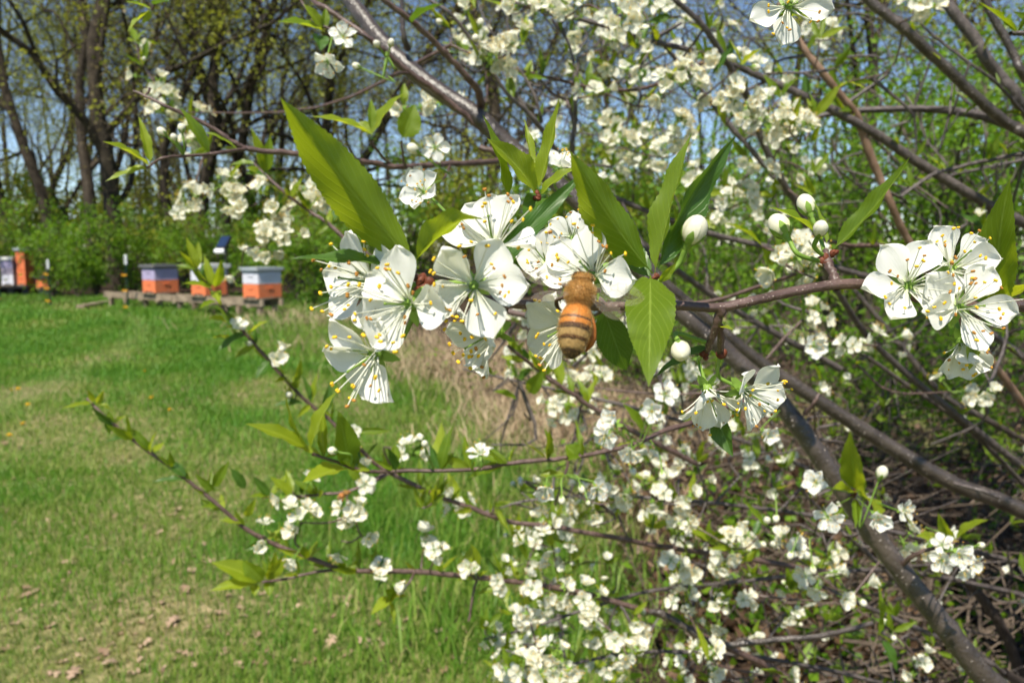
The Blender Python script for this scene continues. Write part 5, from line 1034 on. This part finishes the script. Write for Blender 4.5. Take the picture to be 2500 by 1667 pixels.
# bare side twigs
for (T_, n_, reg) in ((B, 120, [(1050, -20), (2500, -20), (2500, 700), (1750, 700), (1200, 350)]), (D, 150, [(1150, 750), (2500, 650), (2500, 1690), (1200, 1690)])):
    for k in range(n_):
        x, y = inreg(reg); c = P(x, y, random.uniform(.85, 1.6)); q, dd = T_.nearest(c); v = c - q; v = v / (dd + 1e-6) * min(dd, .3)
        e = q + v; T_.tw.tube(smooth(np.array([q, q + v * .5 + rng.normal(0, .02, 3), e]), 3), np.linspace(.0022, .0008, 7), 4, 0)
for L in A.samples[:40]:
    p_ = proj(L[0]); p1_ = proj(L[-1])
    if min(p_[2], p1_[2]) > .39 and len(L) > 18 and (p_[1] > 600 or p_[0] < 700) and p_[0] < 1300: A.tufts(L[:len(L) * 2 // 3], .019, 4, .026)
for L in B.samples[:30] + D.samples[:8]:
    if len(L) > 18: (B if L is not None and any(L is z for z in B.samples) else D).tufts(L, .045, 3, .026)
for T_ in (A, B, D): T_.finish()
# the upper crowns of the plums, above the picture: branches, leaves and blossom that shade the ground beneath
for T_, (x0, x1, y0, y1), base in ((B, (1.3, 4.6, .9, 4.6), (1.9, 1.6, 0)), (D, (.75, 3.0, .25, 3.2), (1.25, 1.75, 0))):
    wb, cb = MB(), MB(); ends = []; c0 = np.array(base)
    inf = lambda a_: any(p_[2] > .05 and -30 < p_[0] < 2530 and -30 < p_[1] < 1700 for p_ in map(proj, a_))
    for k in range(34):
        e = np.array((random.uniform(x0, x1), random.uniform(y0, y1), random.uniform(2.5, 3.5))); q = smooth(np.array([c0, c0 * .5 + e * .5 + (.1, 0, .55), e]), 5)
        if inf(q): q = smooth(np.array([c0 + (.9, -1.2, 0), c0 * .4 + e * .6 + (.5, -.9, .4), e]), 5)
        if inf(q): continue
        wb.tube(q, np.linspace(.022, .004, len(q)), 6, 0, False)
        for j in range(10):
            s_ = q[random.randrange(5, len(q))]; f = s_ + rng.normal(0, .33, 3) * (1, 1, .5); f[2] = max(f[2], 2.35 + .12 * f[1])
            if inf([s_, f]): continue
            wb.tube(np.array([s_, (s_ + f) / 2 + rng.normal(0, .03, 3), f]), (.004, .003, .0015), 4, 0, False)
            for t_ in np.linspace(.2, 1, 7): ends.append(s_ + (f - s_) * t_)
    ends = np.array(ends); n = 9000; pk = ends[rng.integers(0, len(ends), n)] + rng.normal(0, .08, (n, 3)); pk = pk[pk[:, 2] > 2.15 + .31 * np.maximum(pk[:, 1] - .8, 0)]
    leaf_cloud(cb, pk, .055); tag(T_.part('crown', cb.mesh('crown', M_LEAFB)), kind='stuff'); T_.part('limbs', wb.mesh('limbs', M_TWIGG))

# ================================================================== bees
def m_bee():
    m, nt, out = newmat('bee_body'); co = objco(nt); sp = nt.nodes.new('ShaderNodeSeparateXYZ'); nt.links.new(co, sp.inputs[0])
    y = math_(nt, 'ADD', sp.outputs[1], math_(nt, 'MULTIPLY', math_(nt, 'SUBTRACT', noise(nt, 1200, 2, co), .5), .0004))
    f = math_(nt, 'ADD', math_(nt, 'MULTIPLY', y, 1 / .016), .5)          # -8 mm .. +8 mm
    dk, br, og, tn, ol = (.026, .014, .008), (.10, .042, .016), (.54, .19, .028), (.40, .26, .10), (.44, .24, .07)
    c = ramp(nt, f, [(0, dk), (.07, dk), (.095, tn), (.145, tn), (.16, dk), (.185, br), (.20, tn), (.245, tn), (.26, dk), (.30, br), (.312, og), (.35, og), (.36, br), (.378, br), (.39, og), (.51, og), (.54, ol), (.9, ol), (1, dk)])
    principled(nt, out, mix(nt, math_(nt, 'MULTIPLY', noise(nt, 1600, 4, co), .22), c, (.20, .11, .04)), .5, .4, bump(nt, noise(nt, 2500, 2, co), .5, .0002)); return m
M_BEE = m_bee()
M_FUR = m_leaf('bee_fur', (.40, .235, .07), (.64, .43, .17), (.7, .42, .14), .45, .7, 'island', False)
M_BEED = m_flat('bee_leg', (.05, .025, .012), .4, .4, .3, 600); M_POLLEN = m_flat('pollen_leg', (.34, .11, .02), .6, .3, .3, 900); M_EYE = m_flat('bee_eye', (.01, .008, .008), .2, .6)
m, nt, out = newmat('bee_wing'); uv = nt.nodes.new('ShaderNodeTexCoord').outputs['UV']
v = nt.nodes.new('ShaderNodeTexVoronoi'); v.feature = 'DISTANCE_TO_EDGE'; v.inputs['Scale'].default_value = 5; nt.links.new(uv, v.inputs['Vector'])
vein = ramp(nt, v.outputs['Distance'], [(.015, (1, 1, 1)), (.05, (0, 0, 0))])
p = principled(nt, None, mix(nt, vein, (.55, .46, .36), (.12, .07, .04)), .25, .5); tr = nt.nodes.new('ShaderNodeBsdfTransparent'); mx = nt.nodes.new('ShaderNodeMixShader')
nt.links.new(math_(nt, 'ADD', .13, math_(nt, 'MULTIPLY', vein, .25)), mx.inputs[0]); nt.links.new(tr.outputs[0], mx.inputs[1]); nt.links.new(p.outputs[0], mx.inputs[2]); nt.links.new(mx.outputs[0], out.inputs[0]); M_WING = m
yy = np.array((-8.0, -7.8, -7.2, -6.3, -5.2, -4, -2.8, -1.6, -.7, 0, .35, .7, 1.1, 1.8, 2.7, 3.5, 4.2, 4.7, 4.85, 5.0, 5.3, 5.8, 6.2, 6.5, 6.6)) * 1e-3
rx = np.array((.05, .7, 1.45, 2.1, 2.55, 2.8, 2.85, 2.7, 2.4, 1.95, 1.6, 1.6, 2.05, 2.35, 2.5, 2.35, 1.8, 1.1, .75, .95, 1.65, 1.85, 1.6, .9, .05)) * 1e-3
zc = -np.interp(yy, [-8e-3, -3e-3, 0, 3e-3, 4.6e-3, 6.6e-3], [1.4e-3, .1e-3, .35e-3, 0, 1.1e-3, 2.7e-3])
th = np.linspace(0, 2 * math.pi, 29); step = 1 + .018 * np.sin(np.arange(len(yy)) * 2.0)
k4 = np.linspace(0, len(yy) - 1, 97); YY, RX, ZC = (np.interp(k4, np.arange(len(yy)), a_) for a_ in (yy, rx, zc))
ker = np.array((1, 2, 3, 2, 1)) / 9; RX = np.convolve(np.pad(RX, 2, mode='edge'), ker, 'valid'); RX[0] = RX[-1] = 2e-5
V = np.stack([RX[:, None] * np.sin(th), np.broadcast_to(YY[:, None], (97, 29)), ZC[:, None] + RX[:, None] * .9 * np.cos(th)], -1)
mb = MB(); mb.grid(V, 0); BEE_BODY = mb.mesh('body', M_BEE)
fb = MB(); n = 11000; i = rng.choice(97, n, p=(lambda w: w / w.sum())(np.interp(YY, [-8e-3, -7e-3, -3e-3, -.4e-3, .8e-3, 2.6e-3, 4.5e-3, 7e-3], [.2, .6, .7, .9, 3, 3.5, 2.4, 1]) * RX)); a_ = rng.uniform(0, 6.283, n)
nn = np.stack([np.sin(a_), np.interp(YY[i], [0, 2.5e-3, 5e-3], [-.35, 0, .5]), np.cos(a_)], -1); nn = nrm(nn + rng.normal(0, .3, (n, 3)))
p0 = np.stack([RX[i] * np.sin(a_), YY[i] + rng.normal(0, 1e-4, n), ZC[i] + RX[i] * .9 * np.cos(a_)], -1)
hl = np.interp(YY[i], [-8e-3, -.5e-3, .8e-3, 5e-3], [.35e-3, .5e-3, .62e-3, .5e-3]) * rng.uniform(.6, 1.3, n); sd_ = nrm(np.cross(nn, rng.normal(size=(n, 3)))) * 3.6e-5
fb.add(np.stack([p0 - sd_, p0 + sd_, p0 + nn * hl[:, None]], 1).reshape(-1, 3), np.arange(3 * n).reshape(-1, 3)); BEE_FUR = fb.mesh('fur', M_FUR)
def wing(L, Wd):
    t = np.linspace(0, 1, 13)[:, None]; s = np.linspace(-1, 1, 5)[None]; w = Wd / 2 * np.sin(np.pi * np.clip(t * .93 + .07, 0, 1) ** 1.5) ** .75 + .0002
    mb = MB(); mb.grid(np.stack(np.broadcast_arrays(L * t, s * w - .25 * Wd * t, .00012 * np.sin(14 * s) + .05 * L * t ** 2), -1), 0, np.stack(np.broadcast_arrays(t, s * .2), -1)); return mb.mesh('wing', M_WING)
WF, WH = wing(.0092, .0031), wing(.0066, .0021)
def bee(label, M, spread=(1.0, .2)):
    t = thing('honeybee', label, 'bee', (0, 0, 0)); t.matrix_world = Matrix([list(map(float, r)) for r in M])
    obj('body', BEE_BODY, t); tag(obj('fur', BEE_FUR, t), kind='stuff')
    for s_ in (-1, 1):
        for me, y0, a0 in ((WF, .0032, spread[1]), (WH, .0018, spread[1] - .38)):
            W_ = at(rot('z', (a0 if s_ > 0 else math.pi - a0)) @ rot('x', .35 * s_ if s_ > 0 else .35), (s_ * .0018, y0, .0012))
            obj('wing', me, t, W_)
    for s_ in (-1, 1):
        for (y0, dx, dy, dz, fat) in ((.0035, .003, .002, -.004, 1), (.0022, .0038, -.001, -.0045, 1), (.0010, .0030 if s_ > 0 else .0016, -.0068, -.0022, 2.0)):
            q = smooth(np.array([(s_ * .0012, y0, -.0014), (s_ * dx, y0 + dy * .35, -.0018 + dz * .2), (s_ * dx * 1.02, y0 + dy * .75, -.0016 + dz * .7), (s_ * dx * .8, y0 + dy, -.0016 + dz)]), 5)
            R_ = np.interp(np.linspace(0, 1, len(q)), [0, .35, .6, .75, 1], [.00032, .00034, .00042 * fat, .00034 * fat, .00012]); mb = MB(); mb.tube(q, R_, 8, 0); obj('leg', mb.mesh('leg', M_POLLEN if fat > 1 else M_BEED), t)
        mb = MB(); mb.ball((s_ * .0014, .0058, -.0022), (.0006, .0009, .0012), 0, 10, 8); obj('eye', mb.mesh('eye', M_EYE), t)
        mb = MB(); mb.tube(smooth(np.array([(s_ * .0004, .0064, -.0022), (s_ * .0010, .0076, -.003), (s_ * .0016, .0084, -.0048)]), 4), np.linspace(.00014, .0001, 9), 6, 0); obj('antenna', mb.mesh('antenna', M_BEED), t)
yv = cv(.17, .94, -.30); zv = cv(-.05, .30, .95); zv = nrm(zv - yv * (zv @ yv)); xv = np.cross(yv, zv)
M = np.eye(4); M[:3, 0], M[:3, 1], M[:3, 2], M[:3, 3] = xv * .93, yv * 1.04, zv * .96, P(1411, 751, .129)
bee('honeybee with orange and dark banded abdomen hovering at the central blossoms', M, (1, .02))
yv = cv(.75, .5, .1); zv = cv(-.4, .6, .5); zv = nrm(zv - yv * (zv @ yv)); xv = np.cross(yv, zv)
M = np.eye(4); M[:3, 0], M[:3, 1], M[:3, 2], M[:3, 3] = xv * .95, yv * .95, zv * .95, P(838, 1206, .72)
bee('small dark reddish bee on a thin twig above the lawn, far from the blossoms', M, (1, -.9))
